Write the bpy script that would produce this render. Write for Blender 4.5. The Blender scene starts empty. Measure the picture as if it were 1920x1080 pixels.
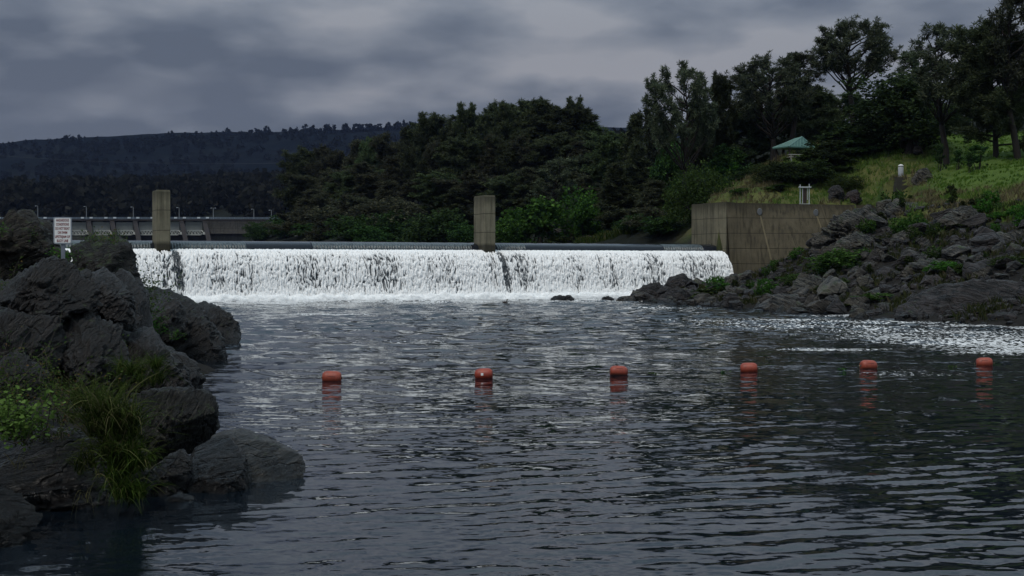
import bpy, math, random
import numpy as np
from mathutils import Vector

# ------------------------------------------------------------------ basics
sc = bpy.context.scene
COL = sc.collection
rng = np.random.default_rng(11)
random.seed(5)
FPX, CX, CY, HOR, EYE = 2667.0, 960.0, 540.0, 497.0, 3.5
PITCH = math.atan((CY - HOR) / FPX)
SP, CP = math.sin(PITCH), math.cos(PITCH)


def P(px, py, D):
    """world point at depth D (metres along +Y) seen at a photograph position"""
    a, b = (px - CX) / FPX, (CY - py) / FPX
    dy, dz = b * SP + CP, b * CP - SP
    t = D / dy
    return np.array([a * t, D, EYE + dz * t])


def W(px, py, z=0.0):
    a, b = (px - CX) / FPX, (CY - py) / FPX
    dy, dz = b * SP + CP, b * CP - SP
    t = (z - EYE) / dz
    return np.array([a * t, dy * t, z])


# ------------------------------------------------------------------ noise (numpy)
PERM = rng.permutation(256)
GRAD = rng.normal(size=(256, 3))
GRAD /= np.linalg.norm(GRAD, axis=1)[:, None]


def perlin(p):
    p = np.asarray(p, float)
    i = np.floor(p).astype(np.int64)
    f = p - i
    u = f * f * f * (f * (f * 6 - 15) + 10)
    out = 0
    for dx in (0, 1):
        for dy in (0, 1):
            for dz in (0, 1):
                h = PERM[(PERM[(PERM[(i[:, 0] + dx) & 255] + i[:, 1] + dy) & 255] + i[:, 2] + dz) & 255]
                g = GRAD[h]
                d = g[:, 0] * (f[:, 0] - dx) + g[:, 1] * (f[:, 1] - dy) + g[:, 2] * (f[:, 2] - dz)
                w = (u[:, 0] if dx else 1 - u[:, 0]) * (u[:, 1] if dy else 1 - u[:, 1]) * (u[:, 2] if dz else 1 - u[:, 2])
                out = out + w * d
    return out * 1.5


def fbm(p, octv=4, gain=.5):
    p = np.asarray(p, float)
    a, s, out = 1.0, 1.0, 0
    for k in range(octv):
        out = out + a * perlin(p * s + 17.3 * k)
        a *= gain
        s *= 2.03
    return out


def ridged(p, octv=4, gain=.5):
    p = np.asarray(p, float)
    a, s, out = 1.0, 1.0, 0
    for k in range(octv):
        out = out + a * (1 - 2.2 * np.abs(perlin(p * s + 9.1 * k)))
        a *= gain
        s *= 2.1
    return out


# ------------------------------------------------------------------ mesh helpers
class MB:
    def __init__(s):
        s.V, s.F, s.n = [], [], 0

    def add(s, V, F):
        V = np.asarray(V, float)
        s.V.append(V)
        for f in F:
            s.F.append(tuple(int(i) + s.n for i in f))
        s.n += len(V)
        return s

    def hexa(s, c8):
        return s.add(c8, [(0, 3, 2, 1), (4, 5, 6, 7), (0, 1, 5, 4), (1, 2, 6, 5), (2, 3, 7, 6), (3, 0, 4, 7)])

    def box(s, lo, hi, M=None):
        x0, y0, z0 = lo
        x1, y1, z1 = hi
        c = np.array([(x0, y0, z0), (x1, y0, z0), (x1, y1, z0), (x0, y1, z0), (x0, y0, z1), (x1, y0, z1), (x1, y1, z1), (x0, y1, z1)], float)
        if M is not None:
            c = np.array([M(*q) for q in c])
        return s.hexa(c)

    def tube(s, pts, rad, n=6, cap=True):
        pts = np.asarray(pts, float)
        m = len(pts)
        rad = np.broadcast_to(np.asarray(rad, float), (m,))
        tang = np.gradient(pts, axis=0)
        tang /= np.linalg.norm(tang, axis=1)[:, None] + 1e-9
        ref = np.array([0, 0, 1.0]) if abs(tang[0][2]) < .9 else np.array([1.0, 0, 0])
        ang = np.arange(n) * 2 * math.pi / n
        V = []
        for i in range(m):
            a = np.cross(tang[i], ref)
            a /= np.linalg.norm(a) + 1e-9
            b = np.cross(tang[i], a)
            V.append(pts[i] + rad[i] * (np.cos(ang)[:, None] * a + np.sin(ang)[:, None] * b))
        F = []
        for i in range(m - 1):
            for j in range(n):
                k = (j + 1) % n
                F.append((i * n + j, i * n + k, (i + 1) * n + k, (i + 1) * n + j))
        if cap:
            F.append(tuple(range(n))[::-1])
            F.append(tuple((m - 1) * n + j for j in range(n)))
        return s.add(np.concatenate(V), F)

    def lathe(s, prof, n=16, c=(0, 0, 0)):
        ang = np.arange(n) * 2 * math.pi / n
        V = [np.stack([c[0] + r * np.cos(ang), c[1] + r * np.sin(ang), np.full(n, c[2] + z)], 1) for r, z in prof]
        F = []
        for i in range(len(prof) - 1):
            for j in range(n):
                k = (j + 1) % n
                F.append((i * n + j, i * n + k, (i + 1) * n + k, (i + 1) * n + j))
        F.append(tuple(range(n))[::-1])
        F.append(tuple((len(prof) - 1) * n + j for j in range(n)))
        return s.add(np.concatenate(V), F)

    def mesh(s, name, mat, smooth=False):
        return mk(name, np.concatenate(s.V), s.F, mat, smooth)


def mk(name, V, F, mat, smooth=False):
    me = bpy.data.meshes.new(name)
    me.from_pydata(np.asarray(V, float).tolist(), [], F.tolist() if isinstance(F, np.ndarray) else F)
    if mat:
        me.materials.append(mat)
    if smooth:
        me.polygons.foreach_set('use_smooth', np.ones(len(me.polygons), bool))
    me.update()
    return me


def grid_faces(nr, nc):
    a = (np.arange(nr - 1)[:, None] * nc + np.arange(nc - 1)[None, :]).ravel()
    return np.stack([a, a + 1, a + nc + 1, a + nc], 1)


def leaves(C, r, size, asp=.6):
    n = len(C)
    d = r.normal(size=(n, 3))
    d[:, 2] = d[:, 2] * .6
    d /= np.linalg.norm(d, axis=1)[:, None]
    s = np.cross(d, r.normal(size=(n, 3)))
    s /= np.linalg.norm(s, axis=1)[:, None] + 1e-9
    L = (size * r.uniform(.6, 1.3, n))[:, None]
    V = np.stack([C - d * L * .5, C + s * L * asp * .5, C + d * L * .5, C - s * L * asp * .5], 1).reshape(-1, 3)
    return V, np.arange(n * 4).reshape(n, 4)


def obj(name, me, parent=None, loc=None):
    o = bpy.data.objects.new(name, me)
    COL.objects.link(o)
    if parent:
        o.parent = parent
    if loc is not None:
        o.location = loc
    return o


def tag(o, label=None, cat=None, group=None, kind=None):
    for k, v in (('label', label), ('category', cat), ('group', group), ('kind', kind)):
        if v:
            o[k] = v
    return o


def thing(name, label, cat, loc=(0, 0, 0), rotz=0, group=None):
    o = obj(name, None, None, loc)
    o.rotation_euler = (0, 0, rotz)
    return tag(o, label, cat, group)


def copy_tree(src, parent=None):
    c = src.copy()
    COL.objects.link(c)
    if parent:
        c.parent = parent
    for ch in list(src.children):
        copy_tree(ch, c)
    return c


# ------------------------------------------------------------------ material helpers
class NT:
    def __init__(s, name):
        s.m = bpy.data.materials.new(name)
        s.m.use_nodes = True
        s.t = s.m.node_tree
        s.t.nodes.clear()
        s.out = s.t.nodes.new('ShaderNodeOutputMaterial')

    def n(s, typ, **kw):
        nd = s.t.nodes.new('ShaderNode' + typ)
        ins = kw.pop('ins', {})
        for k, v in kw.items():
            setattr(nd, k, v)
        for k, v in ins.items():
            s.set(nd, k, v)
        return nd

    def set(s, nd, k, v):
        sock = nd.inputs[k]
        if isinstance(v, bpy.types.NodeSocket):
            s.t.links.new(v, sock)
        elif isinstance(v, (tuple, list)) and len(v) == 3 and sock.type == 'RGBA':
            sock.default_value = (*v, 1)
        else:
            sock.default_value = v

    def coord(s, kind='Object'):
        return s.n('TexCoord').outputs[kind]

    def mapping(s, vec, scale=(1, 1, 1), rot=(0, 0, 0), loc=(0, 0, 0)):
        return s.n('Mapping', ins={'Vector': vec, 'Scale': scale, 'Rotation': rot, 'Location': loc}).outputs[0]

    def noise(s, vec, scale, detail=4, rough=.5, dist=0):
        return s.n('TexNoise', ins={'Vector': vec, 'Scale': scale, 'Detail': detail, 'Roughness': rough, 'Distortion': dist}).outputs[0]

    def voro(s, vec, scale, feature='F1'):
        return s.n('TexVoronoi', feature=feature, ins={'Vector': vec, 'Scale': scale}).outputs['Distance']

    def math(s, op, a, b=0.0, clamp=False):
        return s.n('Math', operation=op, use_clamp=clamp, ins={0: a, 1: b}).outputs[0]

    def mr(s, v, a, b, c=0.0, d=1.0):
        return s.n('MapRange', ins={0: v, 1: a, 2: b, 3: c, 4: d}).outputs[0]

    def mix(s, f, a, b, blend='MIX'):
        nd = s.n('Mix', data_type='RGBA', blend_type=blend)
        s.set(nd, 0, f)
        for i, v in ((6, a), (7, b)):
            if isinstance(v, bpy.types.NodeSocket):
                s.t.links.new(v, nd.inputs[i])
            else:
                nd.inputs[i].default_value = (*v, 1)
        return nd.outputs[2]

    def ramp(s, f, stops):
        nd = s.n('ValToRGB', ins={0: f})
        cr = nd.color_ramp
        while len(cr.elements) < len(stops):
            cr.elements.new(.5)
        for e, (p, c) in zip(cr.elements, stops):
            e.position = p
            e.color = (*c, 1)
        return nd.outputs[0]

    def bump(s, h, strength=.5, dist=.1, nrm=None):
        nd = s.n('Bump', ins={'Height': h, 'Strength': strength, 'Distance': dist})
        if nrm:
            s.set(nd, 'Normal', nrm)
        return nd.outputs[0]

    def attr(s, name):
        return s.n('Attribute', attribute_name=name).outputs['Fac']

    def sep(s, v):
        return s.n('SeparateXYZ', ins={0: v}).outputs

    def pbr(s, col, rough=.8, nrm=None, spec=.3, metal=0.0, **kw):
        b = s.n('BsdfPrincipled', ins={'Base Color': col, 'Roughness': rough, 'Specular IOR Level': spec, 'Metallic': metal, **kw})
        if nrm:
            s.set(b, 'Normal', nrm)
        s.t.links.new(b.outputs[0], s.out.inputs[0])
        return s.m


def plain(name, col, rough=.7, metal=0.0, var=.25, scale=3.0):
    t = NT(name)
    v = t.coord()
    f = t.noise(v, scale, 5, .6)
    c = t.mix(f, tuple(x * (1 - var) for x in col), tuple(min(1, x * (1 + var)) for x in col))
    return t.pbr(c, rough, t.bump(f, .15, .02), metal=metal)


def rock_mat(name, dark, light, lichen=(.22, .22, .19), lich=.55, moss=0.0, sc_=1.0, strata=(0.5, .3, .2), rough=.62, bump=.6, spec=.35):
    t = NT(name)
    v = t.coord()
    s1 = t.mapping(t.mapping(v, (1, 1, 1), strata), (1 * sc_, 1 * sc_, 5.5 * sc_))
    big = t.noise(v, .9 * sc_, 4, .6)
    lay = t.noise(s1, 1.6, 7, .68, .6)
    fin = t.noise(v, 9 * sc_, 6, .7)
    c = t.mix(t.mr(lay, .42, .6), tuple(x * .7 for x in dark), tuple(x * 1.25 for x in light))
    c = t.mix(t.mr(big, .35, .65, 0, .45), c, tuple(x * .55 for x in dark))
    lm = t.math('MULTIPLY', t.mr(t.noise(v, 8 * sc_, 7, .75), .58, .64), t.mr(t.noise(v, .8 * sc_, 3, .5), lich, lich + .14))
    c = t.mix(lm, c, lichen)
    if moss > 0:
        nz = t.sep(t.n('NewGeometry').outputs['Normal'])[2]
        mm = t.math('MULTIPLY', t.mr(nz, .35, .8), t.mr(t.noise(v, 2.2 * sc_, 6, .65), .62 - moss * .25, .7 - moss * .2))
        mcol = t.mix(t.noise(v, 12 * sc_, 4), (.018, .03, .008), (.05, .075, .02))
        c = t.mix(mm, c, mcol)
    # the tide line: rock is darker and shinier where the river keeps it wet
    wz = t.math('ADD', t.sep(t.n('NewGeometry').outputs['Position'])[2], t.math('MULTIPLY', t.math('SUBTRACT', big, .5), .5))
    wetm = t.mr(wz, .16, .42, 1, 0)
    c = t.mix(t.math('MULTIPLY', wetm, .65), c, tuple(x * .5 for x in dark))
    c = t.mix(t.math('MULTIPLY', t.mr(t.noise(v, .45 * sc_, 4, .6), .5, .68), .5), c, tuple(x * 1.7 for x in light))
    h = t.math('ADD', t.math('MULTIPLY', lay, 1.3), t.math('MULTIPLY', fin, .5))
    wv = t.n('VectorMath', operation='ADD', ins={0: v, 1: t.n('VectorMath', operation='SCALE', ins={0: t.n('TexNoise', ins={'Vector': v, 'Scale': 1.6 * sc_, 'Detail': 4}).outputs['Color'], 'Scale': .7 / sc_}).outputs[0]}).outputs[0]
    cr = t.math('MULTIPLY', t.mr(t.voro(t.mapping(t.mapping(wv, (1, 1, 1), strata), (.5, .8, 1.7)), 1.0 * sc_, 'DISTANCE_TO_EDGE'), 0, .04), .4)
    h = t.math('ADD', h, cr)
    return t.pbr(c, t.math('SUBTRACT', t.mr(fin, .3, .7, rough - .2, rough + .2), t.math('MULTIPLY', wetm, .25)), t.bump(h, bump + .4, .22 / sc_), spec=spec)


def leaf_mat(name, c0, c1, c2=None, trans=.35, objvar=.8):
    t = NT(name)
    g = t.n('NewGeometry').outputs['Random Per Island']
    o = t.n('ObjectInfo').outputs['Random']
    c = t.mix(g, c0, c1)
    if c2:
        c = t.mix(t.mr(g, .8, 1), c, c2)
    hs = t.n('HueSaturation', ins={'Color': c, 'Hue': t.mr(o, 0, 1, .475, .525), 'Saturation': t.mr(o, 0, 1, .85, 1.1), 'Value': t.mr(o, 0, 1, 1 - objvar * .5, 1 + objvar * .5)})
    d = t.n('BsdfDiffuse', ins={'Color': hs.outputs[0]})
    tr = t.n('BsdfTranslucent', ins={'Color': hs.outputs[0]})
    m = t.n('MixShader', ins={0: trans})
    t.t.links.new(d.outputs[0], m.inputs[1])
    t.t.links.new(tr.outputs[0], m.inputs[2])
    t.t.links.new(m.outputs[0], t.out.inputs[0])
    return t.m


M = {}
M['rock_near'] = rock_mat('rock_near', (.0026, .0021, .002), (.0165, .0128, .0118), (.14, .13, .11), .54, .12, 1.5, (.3, 1.1, .2), rough=.55, spec=.45)
M['rock_pale'] = rock_mat('rock_pale', (.006, .006, .006), (.060, .056, .050), (.16, .16, .15), .48, .1, 1.3, (.15, .5, .3), rough=.5, spec=.5)
M['rock_streak'] = rock_mat('rock_streak', (.003, .0025, .0025), (.028, .0225, .0212), (.17, .165, .15), .5, .06, 1.6, (.3, 1.0, .2), rough=.48, spec=.5)  # lighter copy of the cliff rock, glossy streak highlights put into its colour
M['rock_wet'] = rock_mat('rock_wet', (.003, .0027, .0027), (.0155, .0132, .0126), (.12, .117, .106), .6, .0, 1.2, (.4, .3, .1), rough=.42, spec=.5)
M['rock_slab'] = rock_mat('rock_slab', (.004, .0038, .0036), (.024, .022, .019), (.13, .12, .085), .44, .2, 1.5, (.2, 1.2, .3))
M['rock_mossy'] = rock_mat('rock_mossy', (.006, .0055, .005), (.024, .021, .018), (.10, .098, .085), .46, .55, 1.3, (.6, .5, .2))
M['rock_tan'] = rock_mat('rock_tan', (.006, .005, .004), (.034, .027, .019), (.12, .11, .09), .5, .35, 1.3, (.6, .6, .2))
M['rock_bank'] = rock_mat('rock_bank', (.0075, .007, .0065), (.096, .085, .072), (.13, .13, .12), .5, .1, .7, (.3, -.5, 0))
M['rock_ledge'] = rock_mat('rock_ledge', (.0105, .0095, .0085), (.132, .118, .095), (.22, .22, .19), .42, .4, .55, (.15, -.55, 0), bump=.9)
M['rock_dome'] = rock_mat('rock_dome', (.0072, .0062, .0062), (.049, .0405, .0385), (.07, .07, .06), .6, .05, .6, (.2, -.3, 0))
M['rock_red'] = rock_mat('rock_red', (.014, .009, .0085), (.045, .028, .025), (.10, .08, .07), .55, .05, .8)
M['bark'] = plain('bark', (.022, .017, .014), .9, 0, .4, 2)
M['pine_dark'] = leaf_mat('pine_dark', (.024, .034, .018), (.10, .125, .062), (.14, .16, .08))
M['pine_grey'] = leaf_mat('pine_grey', (.026, .036, .022), (.115, .13, .082), (.15, .165, .105))
M['pine_brown'] = leaf_mat('pine_brown', (.026, .03, .02), (.095, .10, .063), (.13, .12, .075))
M['oak_leaf'] = leaf_mat('oak_leaf', (.015, .03, .012), (.054, .095, .032), (.075, .125, .04))
M['green_leaf'] = leaf_mat('green_leaf', (.02, .046, .012), (.072, .14, .03), (.10, .18, .04))
M['bright_leaf'] = leaf_mat('bright_leaf', (.05, .12, .018), (.13, .27, .04), (.16, .31, .06))
M['olive_leaf'] = leaf_mat('olive_leaf', (.018, .028, .011), (.055, .075, .024), (.07, .09, .03))
M['herb_leaf'] = leaf_mat('herb_leaf', (.02, .04, .011), (.08, .125, .03), (.13, .075, .03))
M['grass_green'] = leaf_mat('grass_green', (.055, .11, .018), (.17, .28, .048), (.24, .25, .09), objvar=.2)
M['grass_lawn'] = leaf_mat('grass_lawn', (.055, .105, .016), (.13, .21, .036), (.19, .22, .06), objvar=.3)
M['grass_near'] = leaf_mat('grass_near', (.018, .036, .007), (.08, .125, .022), (.16, .15, .065), objvar=.2)
M['grass_shore'] = leaf_mat('grass_shore', (.018, .032, .008), (.08, .10, .03), (.12, .10, .05), objvar=.2)
M['grass_dry'] = leaf_mat('grass_dry', (.09, .08, .035), (.24, .21, .10), (.28, .24, .13), objvar=.2)
M['far_leaf'] = leaf_mat('far_leaf', (.006, .008, .008), (.017, .02, .018), (.024, .027, .022))
M['valley_leaf'] = leaf_mat('valley_leaf', (.012, .014, .012), (.044, .046, .038), (.06, .06, .046))
M['twig'] = plain('twig', (.06, .05, .04), .9)


def concrete(name, base, top_z, pitch, wet=None, uvstain=None, moss_top=True):
    """board-marked concrete: lift joints every `pitch` below top_z (world z), rain streaks, dark wet foot"""
    t = NT(name)
    v = t.n('NewGeometry').outputs['Position']
    z = t.sep(v)[2]
    n1 = t.noise(v, .8, 6, .65)
    n2 = t.noise(v, 7, 6, .7)
    st = t.noise(t.mapping(v, (2.2, 2.2, .12)), 1.6, 5, .6)
    c = t.mix(t.mr(n1, .3, .7), tuple(x * .72 for x in base), tuple(x * 1.15 for x in base))
    c = t.mix(t.mr(st, .47, .66, 0, .8), c, tuple(x * .38 for x in base))
    c = t.mix(t.mr(n2, .62, .75, 0, .35), c, tuple(x * .5 for x in base))
    zz = t.math('ADD', t.math('SUBTRACT', top_z, z), t.math('MULTIPLY', t.math('SUBTRACT', n1, .5), .02))
    fr = t.math('ABSOLUTE', t.math('SUBTRACT', t.math('FRACT', t.math('ADD', t.math('DIVIDE', zz, pitch), .5)), .5))
    jo = t.mr(fr, .012, .03, 1, 0)
    jo = t.math('MULTIPLY', jo, t.mr(zz, .5, .6))
    c = t.mix(t.math('MULTIPLY', jo, .75), c, tuple(x * .25 for x in base))
    # algae and rain darkening that hangs from the top edge
    tp = t.math('MULTIPLY', t.mr(t.math('ADD', zz, t.math('MULTIPLY', st, -1.6)), -.7, .55, 1, 0), .85)
    c = t.mix(tp, c, (base[0] * .3, base[1] * .31, base[2] * .3))
    if wet is not None:
        wz = t.math('ADD', z, t.math('MULTIPLY', n1, -.5))
        c = t.mix(t.mr(wz, wet - .1, wet + .25, .85, 0), c, tuple(x * .12 for x in base))
    if uvstain:
        uv = t.sep(t.n('UVMap').outputs[0])
        for s0, wd, t0, k in uvstain:
            a = t.mr(t.math('ABSOLUTE', t.math('SUBTRACT', t.math('ADD', uv[0], t.math('MULTIPLY', n2, .006)), s0 + .003)), wd * .5, wd, 1, 0)
            b = t.math('MULTIPLY', t.mr(uv[1], t0 - .01, t0 + .01), t.mr(uv[1], .4, .8, 1, .3))
            m = t.math('MULTIPLY', t.math('MULTIPLY', a, b), abs(k))
            c = t.mix(m, c, (.2, .165, .10) if k > 0 else (.02, .018, .015))
    h = t.math('SUBTRACT', t.math('ADD', n2, t.math('MULTIPLY', n1, .5)), t.math('MULTIPLY', jo, 2))
    return t.pbr(c, .88, t.bump(h, .35, .04), spec=.2)


# ------------------------------------------------------------------ weir coordinates
A0 = W(350, 566)
TU = np.array([.9304, .3665, 0])
TV = np.array([.3665, -.9304, 0])


def DM(u, v, z):
    return A0 * np.array([1, 1, 0]) + u * TU + v * TV + np.array([0, 0, z])


def u_at(px, v):
    a = (px - CX) / FPX
    q = A0 + v * TV
    return (a * q[1] - q[0]) / (TU[0] - a * TU[1])


U_AB = u_at(1358, -2.6)
U_L = u_at(-70, 0)

_pc = DM(U_AB + .25, -2.6, 0)
_e = P(1640, 382, _pc[1] + 4.2)
WALL_Z = 10.5
WTOP0, WTOP1 = _pc + np.array([.004, .03, WALL_Z]), np.array([_e[0], _e[1], WALL_Z - .12])


def wall_sn(x, y):
    d = WTOP1[:2] - WTOP0[:2]
    nn = np.array([d[1], -d[0]]) / np.linalg.norm(d)
    qx, qy = x - WTOP0[0], y - WTOP0[1]
    return (qx * d[0] + qy * d[1]) / (d @ d), qx * nn[0] + qy * nn[1]


# ------------------------------------------------------------------ ground
CPTS = []


def cp(*a):
    CPTS.append(a)


def cpx(px, py, D):
    q = P(px, py, D)
    CPTS.append(tuple(q))


for x, y in ((-3, 22), (5, 20), (0, 30), (0, 42), (8, 32), (14, 45), (-4, 55), (4, 60), (14, 58), (-7, 80), (8, 78), (18, 66), (0, 108), (12, 96), (-10, 110), (-12, 127), (6, 128), (-24, 122), (0, 92), (10, 112), (2, 138), (24, 50), (-16, 100), (-3, 16), (2, 14)):
    cp(x, y, -1.6)
for px, py, zz in ((1165, 564, -.15), (1300, 573, -.15), (1400, 579, -.15), (1480, 584, -.15), (1620, 591, -.15), (1680, 601, -.15), (1920, 613, -.15), (2300, 640, -.15), (40, 1035, -.8), (290, 945, -1), (330, 925, -1.2), (395, 760, -1.4), (372, 742, -1.2), (422, 668, -1.3), (449, 634, -1.3), (250, 760, -.3), (330, 640, -.6)):
    q = W(px, py)
    cp(q[0], q[1], zz)
# camera bank
for q in ((0, -3, 2.0), (0, 4, 1.2), (0, 10, -.4), (8, 3, 1.3), (12, 10, .2), (24, 18, .6), (-5, 6, 1.6), (-6.5, 13, 1.2), (-14, 10, 2.6), (-30, 5, 4), (-60, 20, 8), (30, -10, 4), (0, -15, 4), (40, 30, 1.5), (36, 52, .8)):
    cp(*q)
# left bank
for a in ((0, 505, 46), (-300, 470, 46), (90, 560, 40), (0, 640, 30), (-200, 640, 26), (0, 760, 21.5), (160, 850, 21.2), (-300, 760, 18), (190, 560, 46), (250, 650, 42), (290, 620, 52), (350, 600, 62), (200, 760, 24), (0, 900, 19.5), (-80, 960, 17)):
    q = P(*a)
    cp(q[0], q[1], q[2] - .8)
for q in ((-30, 80, 2.6), (-24, 74, .9), (-33, 105, 1.2), (-41, 118, 1.6), (-50, 90, 4), (-60, 125, 6), (-66, 150, 9), (-95, 200, 14), (-110, 100, 12), (-32, 60, 3.5)):
    cp(*q)
# right bank
for a in ((1330, 372, 176), (1420, 332, 186), (1500, 380, 166), (1580, 380, 164), (1640, 372, 166), (1600, 350, 172), (1690, 327, 162), (1700, 284, 178), (1850, 278, 178), (1920, 290, 162), (1920, 350, 136), (1920, 400, 121), (1920, 455, 109), (1920, 540, 92), (1760, 545, 98), (1700, 455, 121), (1700, 395, 136), (1620, 410, 142), (1600, 460, 132), (1550, 480, 134), (1550, 530, 124), (1400, 528, 139), (1440, 540, 128), (1260, 545, 140), (1340, 540, 138), (1490, 284, 212), (1560, 270, 212), (2100, 540, 80), (2100, 420, 100), (2100, 300, 135), (1450, 515, 151), (1510, 470, 147), (1380, 528, 150)):
    cpx(*a)
for q in ((60, 60, 3), (100, 80, 14), (130, 150, 27)):
    cp(*q)
# behind the wing wall the fill stands level with its top, in front the rubble lies low
for px in (1400, 1470, 1540):
    q = P(px, 384, 164.5)
    cp(q[0], q[1], 10.2)
# reservoir bed
for u in (-25, 0, 15, 30, 45, 57):
    for v in (-7, -14):
        q = DM(u, v, 3.2)
        cp(*q)
    q = DM(u, 1.5, -1.2)
    cp(*q)
for q in ((-30, 190), (0, 195), (-55, 240), (-25, 240), (-90, 300), (-55, 300), (-150, 400), (-95, 400), (-190, 560), (-130, 560), (-250, 740), (-190, 760), (-290, 760), (-150, 740)):
    cp(q[0], q[1], 3.5)
for px, D in ((1290, 178), (1120, 225), (1000, 240), (850, 262), (700, 300), (560, 380), (520, 480), (500, 680)):
    q = P(px, 470, D)
    cp(q[0], q[1], 6.0)
for a in ((1240, 405, 225), (1180, 415, 240), (1100, 425, 240), (1000, 405, 262), (800, 405, 290), (740, 392, 278), (650, 412, 330), (560, 420, 430), (1100, 300, 330), (850, 310, 370), (650, 330, 450), (1300, 285, 262), (1500, 252, 290), (1700, 256, 262), (1900, 256, 240), (2300, 240, 210), (560, 370, 620), (400, 385, 1000), (200, 385, 1000), (0, 385, 1000), (-300, 380, 1000), (700, 332, 800), (1100, 280, 700), (1500, 265, 600), (1900, 230, 500), (200, 366, 1450), (600, 352, 1400), (1100, 300, 1400), (-300, 368, 1400), (1800, 270, 1400)):
    cpx(*a)
for q in ((-118, 720, 3.5), (-130, 770, 3.5), (-155, 785, 4), (-112, 640, 3.5), (-100, 600, 4), (-200, 850, 22), (-270, 860, 22), (-140, 810, 24), (-320, 800, 20), (-160, 250, 20), (-220, 380, 22), (-320, 600, 25)):
    cp(*q)
CPA = np.array(CPTS)
_d = np.linalg.norm(CPA[:, None, :2] - CPA[None, :, :2], axis=2)
_n = len(CPA)
_A = np.zeros((_n + 3, _n + 3))
_A[:_n, :_n] = -_d - np.eye(_n) * .15
_A[:_n, _n] = 1
_A[:_n, _n + 1:] = CPA[:, :2]
_A[_n:, :_n] = _A[:_n, _n:].T
_sol = np.linalg.solve(_A, np.concatenate([CPA[:, 2], [0, 0, 0]]))


def G0(x, y):
    q = np.stack([np.ravel(x), np.ravel(y)], 1).astype(float)
    out = np.zeros(len(q))
    for i in range(0, len(q), 20000):
        b = q[i:i + 20000]
        d = np.sqrt(((b[:, None, :] - CPA[None, :, :2]) ** 2).sum(2))
        out[i:i + 20000] = -d @ _sol[:_n] + _sol[_n] + b @ _sol[_n + 1:]
    return out


def Gv(x, y):
    x, y = np.ravel(np.asarray(x, float)), np.ravel(np.asarray(y, float))
    z = G0(x, y)
    q = np.stack([x, y, 0 * x], 1)
    far = np.clip((y - 40) / 120, .12, 1)
    z = z + far * (.55 * fbm(q / 9, 3) + .35 * fbm(q / 2.2, 3))
    s, n = wall_sn(x, y)
    # the fill is held back by the wing wall; at its foot the rubble lies low and climbs towards the far end
    lim = .6 + np.clip(s - .52, 0, 1) * 19 + np.clip(n - 3.2, 0, 99) * .22
    z = np.where((n > -.15) & (n < 16) & (s > -.03) & (s < 1.0), np.minimum(z, lim), z)
    z = np.where((n <= -.6) & (n > -6) & (s > -.02) & (s < 1.0), np.minimum(np.maximum(z, 9.6), 10.45 + np.clip(-n - 1, 0, 9) * .25), z)
    return z


def G(x, y):
    return float(Gv([x], [y])[0])


def grass_w(x, y, z):
    """1 where grass grows on the right bank, 0 on rubble"""
    q = np.stack([x, y, 0 * x], 1)
    n = fbm(q / 6, 3)
    g = np.clip((z - 6.6 + 1.8 * n) / 1.5, 0, 1)
    return g * np.clip((x / np.maximum(y, 1) - .108) / .03, 0, 1) * np.clip((248 - y) / 30, 0, 1)


def build_ground():
    nr, nc = 430, 440
    yy = np.geomspace(25, 1550, nr) - 40
    tt = np.linspace(-.62, .62, nc)
    X = (tt[None, :] * (yy[:, None] + 40)).ravel()
    Y = np.repeat(yy, nc)
    Z = Gv(X, Y)
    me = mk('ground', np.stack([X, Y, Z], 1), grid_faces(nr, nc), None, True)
    gw = grass_w(X, Y, Z)
    at = me.attributes.new('grassw', 'FLOAT', 'POINT')
    at.data.foreach_set('value', gw.astype(np.float32))
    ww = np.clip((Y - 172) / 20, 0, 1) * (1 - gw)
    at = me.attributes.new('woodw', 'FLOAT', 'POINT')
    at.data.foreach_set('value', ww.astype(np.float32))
    lw = np.clip((X / np.maximum(Y, 1) - .285) / .03, 0, 1) * np.clip((Z - 10.5) / 1.5, 0, 1)
    at = me.attributes.new('lawnw', 'FLOAT', 'POINT')
    at.data.foreach_set('value', lw.astype(np.float32))
    t = NT('ground')
    v = t.n('NewGeometry').outputs['Position']
    n1 = t.noise(v, .16, 5, .6)
    n2 = t.noise(v, 1.3, 6, .7)
    n3 = t.noise(v, .5, 5, .6)
    soil = t.mix(t.mr(n2, .3, .7), (.008, .0075, .007), (.026, .023, .02))
    soil = t.mix(t.mr(n3, .55, .7, 0, .8), soil, (.012, .016, .008))
    gr = t.mix(t.mr(n1, .38, .62), (.045, .085, .016), (.13, .125, .042))
    gr = t.mix(t.mr(n2, .3, .75), t.mix(.5, gr, (.02, .025, .01)), gr)
    gr = t.mix(t.attr('lawnw'), gr, t.mix(t.mr(n2, .3, .7), (.04, .072, .014), (.085, .13, .027)))
    c = t.mix(t.attr('grassw'), soil, gr)
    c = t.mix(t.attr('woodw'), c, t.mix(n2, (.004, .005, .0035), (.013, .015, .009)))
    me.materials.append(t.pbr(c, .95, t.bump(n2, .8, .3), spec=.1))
    return tag(obj('ground', me), kind='structure')


build_ground()

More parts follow.
